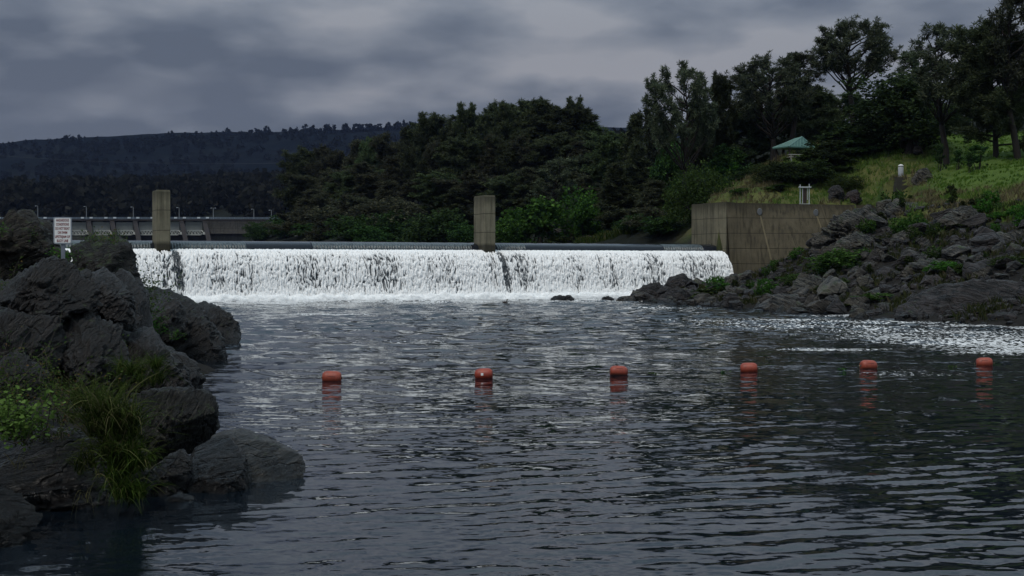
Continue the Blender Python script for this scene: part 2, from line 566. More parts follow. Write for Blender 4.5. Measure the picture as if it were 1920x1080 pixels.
# ------------------------------------------------------------------ river
def build_river():
    nc = 620
    yy = np.concatenate([1 / np.linspace(1 / 9.0, 1 / 40.0, 420), np.arange(40.32, 176, .32)])
    nr = len(yy)
    tt = np.linspace(-.6, .6, nc)
    X = (tt[None, :] * (yy[:, None] + 14)).ravel()
    Y = np.repeat(yy, nc)
    dyr = np.repeat(np.abs(np.gradient(yy)), nc)
    r = np.random.default_rng(3)
    Z = np.zeros_like(X)
    q = np.stack([X, Y, 0 * X], 1)
    gust = np.clip(.75 + .9 * fbm(q * np.array([.06, .045, 1]), 3), .25, 1.7)
    gust2 = np.clip(.8 + 1.1 * fbm(q * np.array([.05, .13, 1]) + 40, 3), .15, 2.0)
    N = 96
    for i in range(N):
        chop = i >= 66                      # longer chop thrown out by the fall, dying away downstream
        lam = math.exp(r.uniform(math.log(.9), math.log(4.2))) if chop else math.exp(r.uniform(math.log(.09), math.log(.85)))
        th = math.atan2(-.97, .18) + r.normal() * (.75 if chop else .3)
        kx, ky = math.cos(th) * 2 * math.pi / lam, math.sin(th) * 2 * math.pi / lam
        slope = .112 * math.sqrt(2 / N) * (1.3 if lam < .4 else .85)
        att = np.clip((lam * (.35 + abs(math.cos(th)) * 1.2) / dyr - 1.0) / 2.5, 0, 1)
        if chop:
            slope = .155 * math.sqrt(2 / 30)
            att = np.clip(lam / .32 / 6, .3, 1) * np.clip((Y - 30) / 60, .08, 1)
        ph = r.uniform(0, 6.28)
        wob = 1.3 * fbm(q * .18 + i * 3.7, 2)
        Z += slope * lam / (2 * math.pi) * np.sin(kx * X + ky * Y + ph + wob) * att * (gust if i % 2 else gust2)
    me = mk('river', np.stack([X, Y, Z], 1), grid_faces(nr, nc)[:, ::-1], None, True)
    # foam and painted sky glints along the right shore, foam streaks below the weir
    F = np.zeros_like(X)

    def blob(px, py, sx, sy, a):
        c = W(px, py)
        nonlocal F
        F = np.maximum(F, a * np.exp(-((X - c[0]) / sx) ** 2 - ((Y - c[1]) / sy) ** 2))
    blob(1830, 640, 6.5, 8.5, .86)
    blob(1930, 655, 5, 7, .86)
    blob(1760, 625, 11, 15, .66)
    blob(1500, 610, 10, 12, .6)
    blob(1700, 633, 5, 3.0, .8)
    blob(1860, 612, 6, 5, .8)
    blob(1640, 604, 6.5, 4, .8)
    blob(1480, 600, 6, 3.2, .75)
    blob(1340, 602, 5, 2.8, .68)
    blob(1250, 578, 5, 3.5, .7)
    blob(1560, 655, 4.0, 1.3, .74)
    blob(1700, 700, 3.0, 2.4, .5)
    blob(1600, 592, 6, 3, .7)
    blob(600, 590, 5.5, 3.0, .72)
    blob(900, 582, 8, 3.0, .55)
    blob(520, 575, 6, 3.5, .6)
    blob(750, 640, 7, 3.0, .45)
    dist = (X - A0[0]) * TV[0] + (Y - A0[1]) * TV[1]
    F = np.maximum(F, 1.4 * np.clip(1 - (dist - .9) / .8, 0, 1) * (dist > -2))
    F = np.maximum(F, (.82 + .25 * fbm(np.stack([X * .12, Y * .2, 0 * X], 1), 2)) * np.clip(1 - dist / 26, 0, 1) ** .6 * (dist > -2))
    at = me.attributes.new('foam', 'FLOAT', 'POINT')
    at.data.foreach_set('value', F.astype(np.float32))
    t = NT('river')
    v = t.n('NewGeometry').outputs['Position']
    # ripples too small for the mesh: a spread of facet tilts rather than a height, so that it holds at grazing angles
    def tilt(sc3, scale, kx, ky, det):
        nd = t.n('TexNoise', ins={'Vector': t.mapping(v, sc3), 'Scale': scale, 'Detail': det, 'Roughness': .6})
        c = t.n('VectorMath', operation='SUBTRACT', ins={0: nd.outputs['Color'], 1: (.5, .5, .5)}).outputs[0]
        return t.n('VectorMath', operation='MULTIPLY', ins={0: c, 1: (kx, ky, 0)}).outputs[0]
    yy_ = t.sep(v)[1]
    farw = t.mr(yy_, 20, 95, .26, 1.0)
    patch = t.mr(t.noise(t.mapping(v, (.06, .12, 1)), 1.0, 3), .35, .65, .45, 1.25)
    tt_ = t.n('VectorMath', operation='ADD', ins={0: tilt((1.0, 1.9, 1), 1.3, .42, 1.0, 3), 1: tilt((1.0, 1.7, 1), 5.0, .3, .62, 2)}).outputs[0]
    tt_ = t.n('VectorMath', operation='SCALE', ins={0: tt_, 'Scale': t.math('MULTIPLY', farw, patch)}).outputs[0]
    nrm = t.n('VectorMath', operation='ADD', ins={0: t.n('NewGeometry').outputs['Normal'], 1: tt_}).outputs[0]
    nrm = t.n('VectorMath', operation='NORMALIZE', ins={0: nrm}).outputs[0]
    fo = t.noise(t.mapping(v, (1.0, .5, 1)), 5.5, 3, .6, .3)
    fo2 = t.noise(t.mapping(v, (.22, .5, 1)), 1.0, 3, .5)
    th = t.math('SUBTRACT', t.math('ADD', fo, t.math('MULTIPLY', t.math('SUBTRACT', fo2, .5), .35)), t.math('MULTIPLY', t.math('SUBTRACT', t.attr('foam'), 0), .36))
    mask = t.math('MULTIPLY', t.mr(th, .245, .2), t.mr(t.attr('foam'), .3, .45))
    wat = t.n('BsdfPrincipled', ins={'Base Color': (.004, .007, .011), 'Roughness': .04, 'IOR': 1.33, 'Normal': nrm})
    foa = t.n('BsdfDiffuse', ins={'Color': (.62, .62, .62)})
    mx = t.n('MixShader', ins={0: mask})
    t.t.links.new(wat.outputs[0], mx.inputs[1])
    t.t.links.new(foa.outputs[0], mx.inputs[2])
    t.t.links.new(mx.outputs[0], t.out.inputs[0])
    me.materials.append(t.m)
    tag(obj('river', me), kind='structure')


build_river()

tw = NT('still_water')
_wn = tw.noise(tw.n('NewGeometry').outputs['Position'], 1.2, 4)
M['water'] = tw.pbr((.008, .014, .017), .08, tw.bump(_wn, .25, .05), spec=.5, IOR=1.33)
_a, _b = DM(U_L - 30, -6.9, 5.93), DM(U_AB, -6.9, 5.93)
tag(obj('reservoir_water', mk('reservoir_water', [_a, _b, (40, 215, 5.93), (-40, 330, 5.93), (-110, 790, 5.93), (-330, 790, 5.93), (-140, 300, 5.93)], [(0, 1, 2, 3, 4, 5, 6)], M['water'])), kind='structure')

# ------------------------------------------------------------------ weir and waterfall
PIERS = []
for pl, pm, pr in ((281, 294, 320), (886, 908, 929)):
    u0 = u_at(pm, -2.4)
    u1 = u_at(pr, -2.4)
    PIERS.append((u0, u1))


def resample(prof, n):
    p = np.array(prof, float)
    d = np.concatenate([[0], np.cumsum(np.linalg.norm(np.diff(p, axis=0), axis=1))])
    t = np.linspace(0, d[-1], n)
    # smooth (Catmull-like) by dense linear + box filter
    q = np.stack([np.interp(t, d, p[:, k]) for k in range(p.shape[1])], 1)
    for _ in range(max(1, n // 24)):
        q[1:-1] = (q[:-2] + 2 * q[1:-1] + q[2:]) / 4
    return q


def build_weir():
    conc = concrete('weir_concrete', (.05, .05, .048), 6.0, 1.7)
    t = NT('wet_weir_face')
    v = t.n('NewGeometry').outputs['Position']
    n = t.noise(t.mapping(v, (2, 2, .6)), 1.5, 5, .6)
    M['wetface'] = t.pbr(t.mix(n, (.016, .02, .026), (.06, .07, .085)), .3, t.bump(n, .4, .1), spec=.5)
    root = thing('weir', 'long low concrete weir between the left rocks and the tan wall', 'weir', DM(0, 0, 0))
    # fall profile in (v, z)
    fall = resample([(-4.3, 4.7), (-3.7, 4.92), (-3.1, 4.98), (-2.4, 4.82), (-1.7, 4.4), (-1.05, 3.6), (-.6, 2.5), (-.25, 1.3), (.05, .3), (.25, -.5)], 108)
    dz = np.gradient(fall, axis=0)
    nv = np.stack([-dz[:, 1], dz[:, 0]], 1)
    nv /= np.linalg.norm(nv, axis=1)[:, None]
    # concrete body behind the sheet of water
    mb = MB()
    prof = [tuple(q - n_ * .22) for q, n_ in zip(fall[::6], nv[::6])] + [(.2, -2), (-9, -2), (-9, 5.2), (-6, 5.75), (-5.2, 5.6), (-4.6, 4.9)]
    off = DM(0, 0, 0)
    V = [DM(u, a, b) - off for u in (U_L - 34, U_AB - .003) for a, b in prof]
    m = len(prof)
    mb.add(V, [(i, (i + 1) % m, m + (i + 1) % m, m + i) for i in range(m)] + [tuple(range(m))[::-1], tuple(range(m, 2 * m))])
    obj('weir_body', mb.mesh('weir_body', M['wetface'], False), root)

    wf = thing('waterfall', 'long white curtain of water tumbling over the weir into the river', 'waterfall', off)
    # foam strands
    nu = 2150
    us = np.linspace(U_L, U_AB - .01, nu)
    s = np.linspace(0, 1, len(fall))
    Uu, Ss = np.meshgrid(us, s)
    fv, fz = np.interp(Ss, s, fall[:, 0]), np.interp(Ss, s, fall[:, 1])
    nvx, nvz = np.interp(Ss, s, nv[:, 0]), np.interp(Ss, s, nv[:, 1])
    L = 6.6
    q = np.stack([Uu.ravel(), Ss.ravel() * L, 0 * Uu.ravel()], 1)
    warp = np.stack([.16 * fbm(q * .9 + 5, 3), .4 * fbm(q * .8 + 31, 3), 0 * q[:, 0]], 1)
    qq = q + warp
    strands = ridged(qq * np.array([4.6, 1.0, 1]), 4, .62)
    lumps = fbm(qq * np.array([5.6, 2.1, 1]) + 70, 4, .6)
    col = fbm(q * np.array([.33, .05, 1]) + 90, 3)
    S = Ss.ravel()
    body = .55 * np.clip((.30 - S) / .12, 0, 1) + .5 * np.clip((S - .9) / .07, 0, 1)
    topw = np.clip((.34 - S) / .2, 0, 1)
    foot = np.clip((S - .74) / .2, 0, 1) ** 1.5
    wgt = .34 * strands + .72 * lumps + .45 * col + .26 * fbm(qq * np.array([1.15, .10, 1]) + 140, 3) + .09 + .6 * topw + 1.1 * foot
    for u0, u1 in PIERS:            # the piers part the water: a thin dark gap trails below each
        for uc, w_, a in ((u1 + .25, .4, .85), (u1 - .9, .5, .3)):
            wgt -= a * np.exp(-((Uu.ravel() - (uc + .5 * S)) / w_) ** 2) * np.clip((S - .10) / .1, 0, 1) * np.clip((.95 - S) / .1, 0, 1)
    white = np.clip((wgt + .05) / .5, 0, 1)
    d = .15 * np.clip(wgt, -.8, 1.0) + .05 * lumps - .05 + .04 * fbm(q * 8, 2) + .1 * foot
    vv = fv.ravel() + nvx.ravel() * d
    zz = fz.ravel() + nvz.ravel() * d
    V = (Uu.ravel()[:, None] * TU + vv[:, None] * TV)
    V[:, 2] = zz
    t = NT('white_water')
    v = t.n('NewGeometry').outputs['Position']
    n2 = t.noise(t.mapping(v, (1, 1, .6)), 5, 6, .7)
    c = t.mix(t.mr(n2, .3, .6), (.74, .75, .76), (.93, .925, .91))
    M['foam'] = t.pbr(c, .75, t.bump(n2, .5, .12), spec=.2)
    t = NT('falling_water')
    v = t.n('NewGeometry').outputs['Position']
    n2 = t.noise(t.mapping(v, (1, 1, .4)), 8.5, 4, .65)
    w_ = t.mr(t.math('ADD', t.attr('white'), t.math('MULTIPLY', t.math('SUBTRACT', n2, .5), 1.5)), .05, .85)
    c = t.mix(w_, (.03, .038, .046), t.mix(t.mr(n2, .3, .6), (.78, .785, .79), (.94, .93, .915)))
    fm = t.pbr(c, t.mr(w_, 0, 1, .3, .8), t.bump(n2, .5, .1), spec=.3)
    F = grid_faces(len(fall), nu)[:, ::-1]
    me = mk('falling_water', V, F, fm, True)
    at = me.attributes.new('white', 'FLOAT', 'POINT')
    at.data.foreach_set('value', white.astype(np.float32))
    obj('falling_water', me, wf)
    # boiling foot of the fall
    nb = 22
    ang = np.linspace(0, math.pi, nb)
    Ub, Ab = np.meshgrid(np.linspace(U_L, U_AB + .5, 900), ang)
    qb = np.stack([Ub.ravel(), np.cos(Ab).ravel() * .9, np.sin(Ab).ravel() * .9], 1)
    r_ = .6 * (1 + .22 * fbm(qb * .9, 3)) + .05 * fbm(qb * 4, 3)
    hb = 1.15 * (1 + .35 * fbm(np.stack([Ub.ravel() * .8, 0 * Ub.ravel(), 0 * Ub.ravel()], 1), 3))
    V3 = Ub.ravel()[:, None] * TU + (.45 + r_ * np.cos(Ab).ravel() * 1.1)[:, None] * TV
    V3[:, 2] = r_ * np.sin(Ab).ravel() * hb - .12
    obj('splash', mk('splash', V3, grid_faces(nb, 900)[:, ::-1], M['foam'], True), wf)
    # spray thrown up at the foot
    rs = np.random.default_rng(8)
    ns_ = 9000
    us_ = rs.uniform(U_L, U_AB + .3, ns_)
    hs_ = rs.exponential(.42, ns_) + .15
    vs_ = .35 + rs.normal(size=ns_) * .45
    C = us_[:, None] * TU + vs_[:, None] * TV
    C[:, 2] = hs_ * (1 + .5 * fbm(np.stack([us_ * .7, 0 * us_, 0 * us_], 1), 2))
    V4, F4 = leaves(C, rs, .075, .8)
    sp_ = obj('spray', mk('spray', V4, F4, M['foam']), wf)
    sp_['kind'] = 'stuff'
    # glassy crest: smooth dark water bending over the lip
    cp_ = resample([(-8, 5.94), (-6.6, 5.93), (-5.9, 5.90), (-5.1, 5.80), (-4.5, 5.66), (-4.15, 5.42), (-4.0, 5.2), (-3.93, 4.9), (-3.9, 4.6)], 26)
    edges = [U_L - 30] + [x for p_ in PIERS for x in p_] + [U_AB]
    tc = NT('crest_water')
    vc = tc.n('NewGeometry').outputs['Position']
    nc_ = tc.noise(tc.mapping(vc, (.6, .6, 1), (0, 0, 0)), 1.0, 3)
    M['crest'] = tc.pbr((.012, .015, .021), .1, tc.bump(nc_, .1, .05), spec=.5, IOR=1.33)
    for a, b in ((edges[0], edges[1]), (edges[2], edges[3]), (edges[4], edges[5])):
        uu = np.linspace(a - .4, b + .4 if b < U_AB else b - .004, 160)
        Uc, Ic = np.meshgrid(uu, np.arange(len(cp_)))
        Vc = Uc.ravel()[:, None] * TU + cp_[Ic.ravel(), 0][:, None] * TV
        Vc[:, 2] = cp_[Ic.ravel(), 1] + .012 * perlin(np.stack([Uc.ravel() * 1.2, Ic.ravel() * .2, 0 * Uc.ravel()], 1))
        obj('crest_water', mk('crest_water', Vc, grid_faces(len(cp_), 160)[:, ::-1], M['crest'], True), wf)
    # combed, lighter runs of water below the glassy lip
    tr = NT('combed_water')
    vr = tr.n('NewGeometry').outputs['Position']
    nr_ = tr.noise(tr.mapping(vr, (1, 1, .12)), 5, 3, .6)
    M['comb'] = tr.pbr(tr.mix(tr.mr(nr_, .38, .62), (.016, .022, .026), (.075, .095, .10)), .35, tr.bump(nr_, .5, .08), spec=.5)
    lp = cp_[14:]
    for a, b in ((60, 282), (320, 462), (586, 884), (931, 985), (1245, 1318)):
        ua, ub = u_at(a, -4.1), u_at(b, -4.1)
        ub = min(ub, U_AB - .01)
        k = max(20, int((ub - ua) / .04))
        uu = np.linspace(ua, ub, k)
        Uc, Ic = np.meshgrid(uu, np.arange(len(lp)))
        pr_ = .07 + .05 * np.sin(Uc.ravel() * 22 + 2 * perlin(np.stack([Uc.ravel(), 0 * Uc.ravel(), 0 * Uc.ravel()], 1)))
        Vc = Uc.ravel()[:, None] * TU + (lp[Ic.ravel(), 0] + pr_)[:, None] * TV
        Vc[:, 2] = lp[Ic.ravel(), 1] + .02
        obj('combed_water', mk('combed_water', Vc, grid_faces(len(lp), k)[:, ::-1], M['comb'], True), wf)


build_weir()


def bevel_poly(pts, r):
    out = []
    n = len(pts)
    for i in range(n):
        a, b, c = np.array(pts[i - 1]), np.array(pts[i]), np.array(pts[(i + 1) % n])
        out.append(b + (a - b) / np.linalg.norm(a - b) * r)
        out.append(b + (c - b) / np.linalg.norm(c - b) * r)
    return out


def build_piers():
    labs = ['square concrete pier on the weir, the left one nearest the warning sign', 'square concrete pier in the middle of the weir, the right one of two']
    for (u0, u1), lab, ytop, px in zip(PIERS, labs, (357, 367), (300, 907)):
        D = DM(u0, -3.8, 0)[1]
        zt = P(px, ytop, D)[2]
        mat = concrete('pier_concrete', (.2, .18, .125), zt, 1.95, wet=5.35)
        c = DM((u0 + u1) / 2, -3.9, 0)
        root = thing('concrete_pier', lab, 'pier', c, 0, 'concrete piers on the weir')
        plan = [(u0, -2.4), (u1, -2.4), (u1, -5.6), (u0, -5.6)]
        ring = bevel_poly(plan, .05)
        mb = MB()
        n = len(ring)
        ctr = np.mean(ring, axis=0)
        lev = [(3.2, 1), (zt - .16, 1), (zt - .03, .955), (zt, .93)]
        V = [DM(*(ctr + (np.array(q) - ctr) * k), z) - c for z, k in lev for q in ring]
        F = [(i * n + (j + 1) % n, i * n + j, (i + 1) * n + j, (i + 1) * n + (j + 1) % n) for i in range(len(lev) - 1) for j in range(n)] + [tuple((len(lev) - 1) * n + j for j in range(n))[::-1]]
        mb.add(V, F)
        obj('shaft', mb.mesh('shaft', mat), root)


build_piers()


def build_wall():
    zt = WALL_Z
    mat = concrete('abutment_concrete', (.185, .165, .112), zt, 1.72)
    matw = concrete('wing_concrete', (.112, .094, .062), zt, 1.72, uvstain=[(.205, .006, .09, .75), (.36, .003, .3, -.5), (.575, .007, .09, .75), (.63, .005, .0, .3), (.83, .004, .02, .3), (.1, .003, .5, -.3)])
    pa = DM(U_AB, -10.2, 0)
    pb = DM(U_AB, -4.6, 0)
    pc = DM(U_AB + .25, -2.6, 0)
    root = thing('abutment_wall', 'tall tan concrete abutment and sloping wing wall at the far end of the weir', 'retaining wall', pc)
    mb = MB()
    back = np.array([.55, .95, 0]) * 3
    pl = [pa, pb, pc, pc + back * .35 + TU * .6, pa + TU * 1.6]
    n = len(pl)
    lo = [q - pc + np.array([0, 0, -1]) for q in pl]
    hi = [q - pc + np.array([0, 0, zt + .09]) for q in pl]
    mb.add(lo + hi, [((j + 1) % n, j, n + j, n + (j + 1) % n)[::-1] for j in range(n)] + [tuple(range(n, 2 * n)), tuple(range(n))[::-1]])
    obj('abutment', mb.mesh('abutment', mat), root)
    # wing wall, warped from upright at the corner to a batter at its far end
    top0, top1 = WTOP0, WTOP1
    ns, nt = 48, 24
    V, uv = [], []
    for j in range(nt):
        t = j / (nt - 1)
        for i in range(ns):
            s = i / (ns - 1)
            q = top0 + (top1 - top0) * s
            dn = t * (zt + 1)
            k = .06 + min(1, s * 3.0) * .27
            q = q + np.array([k * dn * .95, -k * dn * .75, -dn])
            V.append(q - pc)
            uv.append((s, t))
    nf = ns * nt
    Fq = [tuple(f) for f in grid_faces(nt, ns)[:, ::-1]]
    for i in range(ns):
        s = i / (ns - 1)
        q = top0 + (top1 - top0) * s - pc
        V.append(q + np.array([-.1, .5, 0]))
    for i in range(ns):
        s = i / (ns - 1)
        q = top0 + (top1 - top0) * s - pc
        V.append(q + np.array([-.1, .5, -3]))
    Fq += [(i, i + 1, nf + i + 1, nf + i) for i in range(ns - 1)] + [(nf + i, nf + i + 1, nf + ns + i + 1, nf + ns + i) for i in range(ns - 1)]
    me = mk('wing_wall', V, Fq, matw)
    ul = me.uv_layers.new(name='UVMap')
    uva = uv + [(i / (ns - 1), 0) for i in range(ns)] * 2
    for lp in me.loops:
        ul.data[lp.index].uv = uva[lp.vertex_index]
    obj('wing_wall', me, root)
    dm = plain('drain_cover', (.12, .125, .13), .6)
    for s, t in ((.205, .085), (.575, .085)):
        q = top0 + (top1 - top0) * s - pc
        dn = t * (zt + 1)
        k = .06 + min(1, s * 3.0) * .27
        q = q + np.array([k * dn * .95, -k * dn * .75 - .06, -dn])
        mb = MB()
        ang = np.arange(14) * 2 * math.pi / 14
        for a in (0,):
            r0 = np.stack([.3 * np.cos(ang), 0 * ang - .02, .42 * np.sin(ang)], 1) + q
            r1 = np.stack([.24 * np.cos(ang), 0 * ang - .09, .36 * np.sin(ang)], 1) + q
            mb.add(np.concatenate([r0, r1]), [(j, (j + 1) % 14, 14 + (j + 1) % 14, 14 + j) for j in range(14)] + [tuple(range(14, 28))])
        obj('drain_cover', mb.mesh('drain_cover', dm), root)


build_wall()

# ------------------------------------------------------------------ rocks
_ico = {}


def ico(n):
    if n not in _ico:
        import bmesh
        bm = bmesh.new()
        bmesh.ops.create_icosphere(bm, subdivisions=n, radius=1)
        V = np.array([v.co[:] for v in bm.verts])
        F = np.array([[v.index for v in f.verts] for f in bm.faces])
        bm.free()
        _ico[n] = (V, F)
    return _ico[n]


def rot_xyz(a, b, c):
    ca, sa, cb, sb, cc, ss = math.cos(a), math.sin(a), math.cos(b), math.sin(b), math.cos(c), math.sin(c)
    return np.array([[cc, -ss, 0], [ss, cc, 0], [0, 0, 1]]) @ np.array([[cb, 0, sb], [0, 1, 0], [-sb, 0, cb]]) @ np.array([[1, 0, 0], [0, ca, -sa], [0, sa, ca]])


def cut_planes(V, r, n, lo, hi, front=False):
    for _ in range(n):
        d = r.normal(size=3)
        d /= np.linalg.norm(d)
        if front:
            d[1] = -abs(d[1]) - .35
            d[2] = d[2] * .8 + .25
            d /= np.linalg.norm(d)
        pr = V @ d
        lim = pr.max() * r.uniform(lo, hi)
        ex = np.clip(pr - lim, 0, None)
        V = V - ex[:, None] * d * .96
    return V


def fracture(q, r, n, depth, gap, stretch=(1, 1, 1)):
    """break a rock surface into blocks: every block stands a little in or out, with a dark gap between"""
    st = np.array(stretch, float)
    lo, hi = q.min(0), q.max(0)
    w = q + .10 * np.stack([fbm(q * 2.1 + 3, 3), fbm(q * 2.1 + 13, 3), fbm(q * 2.1 + 23, 3)], 1)
    pts = r.uniform(lo - .1, hi + .1, (n, 3))
    d1 = np.full(len(q), 9e9)
    d2 = d1.copy()
    ix = np.zeros(len(q), int)
    for k, p in enumerate(pts):
        d = np.linalg.norm((w - p) * st, axis=1)
        m = d < d1
        d2 = np.where(m, d1, np.minimum(d2, d))
        ix = np.where(m, k, ix)
        d1 = np.where(m, d, d1)
    off = r.normal(size=n)
    tl = r.normal(size=(n, 3)) * 1.1
    e = d2 - d1
    tilt = ((w - pts[ix]) * tl[ix]).sum(1)
    return depth * (off[ix] * .6 + tilt) * np.clip(e / .03, 0, 1) - gap * np.clip(1 - e / .05, 0, 1)


def boulder_mesh(seed, sub=4):
    r = np.random.default_rng(seed)
    V, F = ico(sub)
    V = V.copy() * np.array([1.15, .95, .8])
    V = V + V * (.16 * fbm(V * 1.2 + seed, 2)[:, None])
    V = cut_planes(V, r, 22, .5, .82)
    V = V * (1 + fracture(V * .6, r, 10, .07, .02, (1, 1, 1.6)))[:, None]
    V = V + V * (.04 * fbm(V * 2.6 + seed, 4)[:, None]) + V * (.022 * ridged(V * np.array([3, 3, 8]) + seed * 2, 3)[:, None])
    return V, F


def outline_rock(name, pts, D, thick, mat, label, cat='rock', seed=1, sub=5, boxy=2.6, lean=.25, cuts=9, amp=1.0, strata=(.3, .4), group=None, step=1.0, lump=1.0, frac=1.0, cells=46, top=None):
    """a rock with a drawn outline: real depth `thick`, flat broken faces, bedding and cracks"""
    r = np.random.default_rng(seed)
    pts = np.array(pts, float)
    W_ = np.array([P(a, b, D) for a, b in pts])
    poly = np.stack([W_[:, 0], W_[:, 2]], 1)
    x0, y0 = poly[:, 0], poly[:, 1]
    x1, y1 = np.roll(x0, -1), np.roll(y0, -1)
    cr = x0 * y1 - x1 * y0
    ar = cr.sum() / 2
    c = np.array([((x0 + x1) * cr).sum(), ((y0 + y1) * cr).sum()]) / (6 * ar)
    S, F = ico(sub)
    th = np.arctan2(S[:, 2], S[:, 0])
    tab = np.linspace(-math.pi, math.pi, 721)
    dirs = np.stack([np.cos(tab), np.sin(tab)], 1)
    rad = np.zeros(len(tab))
    for i in range(len(poly)):
        a, b = poly[i] - c, poly[(i + 1) % len(poly)] - c
        e = b - a
        den = dirs[:, 0] * e[1] - dirs[:, 1] * e[0]
        den = np.where(abs(den) < 1e-12, 1e-12, den)
        t = (a[0] * e[1] - a[1] * e[0]) / den
        s = (a[0] * dirs[:, 1] - a[1] * dirs[:, 0]) / den
        ok = (t > 0) & (s >= -1e-6) & (s <= 1 + 1e-6)
        rad = np.where(ok, np.maximum(rad, t), rad)
    pn = (np.abs(S) ** boxy).sum(1) ** (1 / boxy)
    Sb = S / pn[:, None]
    rr = np.interp(th, tab, rad)
    hyp = np.hypot(Sb[:, 0], Sb[:, 2])
    hyp0 = np.hypot(S[:, 0], S[:, 2])
    # in-plane radius from the outline, boxiness only pushes the depth profile outwards
    pl = np.clip(hyp / np.maximum((np.abs(S[:, 0] / np.maximum(hyp0, 1e-9)) ** boxy + np.abs(S[:, 2] / np.maximum(hyp0, 1e-9)) ** boxy) ** (-1 / boxy), 1e-9), 0, 1)
    V = np.stack([np.cos(th) * rr * pl, Sb[:, 1] * thick, np.sin(th) * rr * pl], 1)
    size = math.sqrt(abs(ar))
    V = cut_planes(V, r, cuts + 9, .5, .9, True)
    V[:, 1] += lean * V[:, 2]
    if top:                                      # one clean split face
        nn = np.array(top[:3]) / np.linalg.norm(top[:3])
        pr = V @ nn
        V = V - np.clip(pr - pr.max() * top[3], 0, None)[:, None] * nn
    R = rot_xyz(strata[0], strata[1], r.uniform(-.3, .3))
    q = V @ R.T / size
    nrm = V / (np.linalg.norm(V, axis=1)[:, None] + 1e-9)
    o = seed * 7.7
    d = .04 * lump * fbm(q * 2.0 + o, 3) + .020 * ridged(q * np.array([2.0, 1.6, 8]) + o, 4, .6) + .011 * ridged(q * np.array([8, 8, 16]) + o, 4, .62)
    d += frac * fracture(q, r, cells, .045, .035, (1.0, 1.0, 2.1)) + frac * .5 * fracture(q, r, cells * 5, .022, .02, (1.0, 1.0, 2.0))
    hb = q[:, 2] * 7.5 + 1.1 * fbm(q * 1.8 + o, 3)
    fr = hb - np.floor(hb)
    d += .042 * step * (np.minimum(fr * 1.25, (1 - fr) * 5) - .5)
    hb = q[:, 0] * 3.1 + 1.6 * fbm(q * 1.3 + o + 9, 2)
    fr = hb - np.floor(hb)
    d += .03 * step * (np.minimum(fr * 1.12, (1 - fr) * 9) - .5)
    d -= .03 * np.clip(ridged(q * np.array([2.5, 2.5, 1.5]) + o + 3, 2) - 1.05, 0, 1) * 2
    V = V + nrm * (d * size * amp)[:, None]
    base = np.array([c[0], D, c[1]])
    o_ = obj(name, mk(name, V, F, mat, True), None, base)
    return tag(o_, label, cat, group)


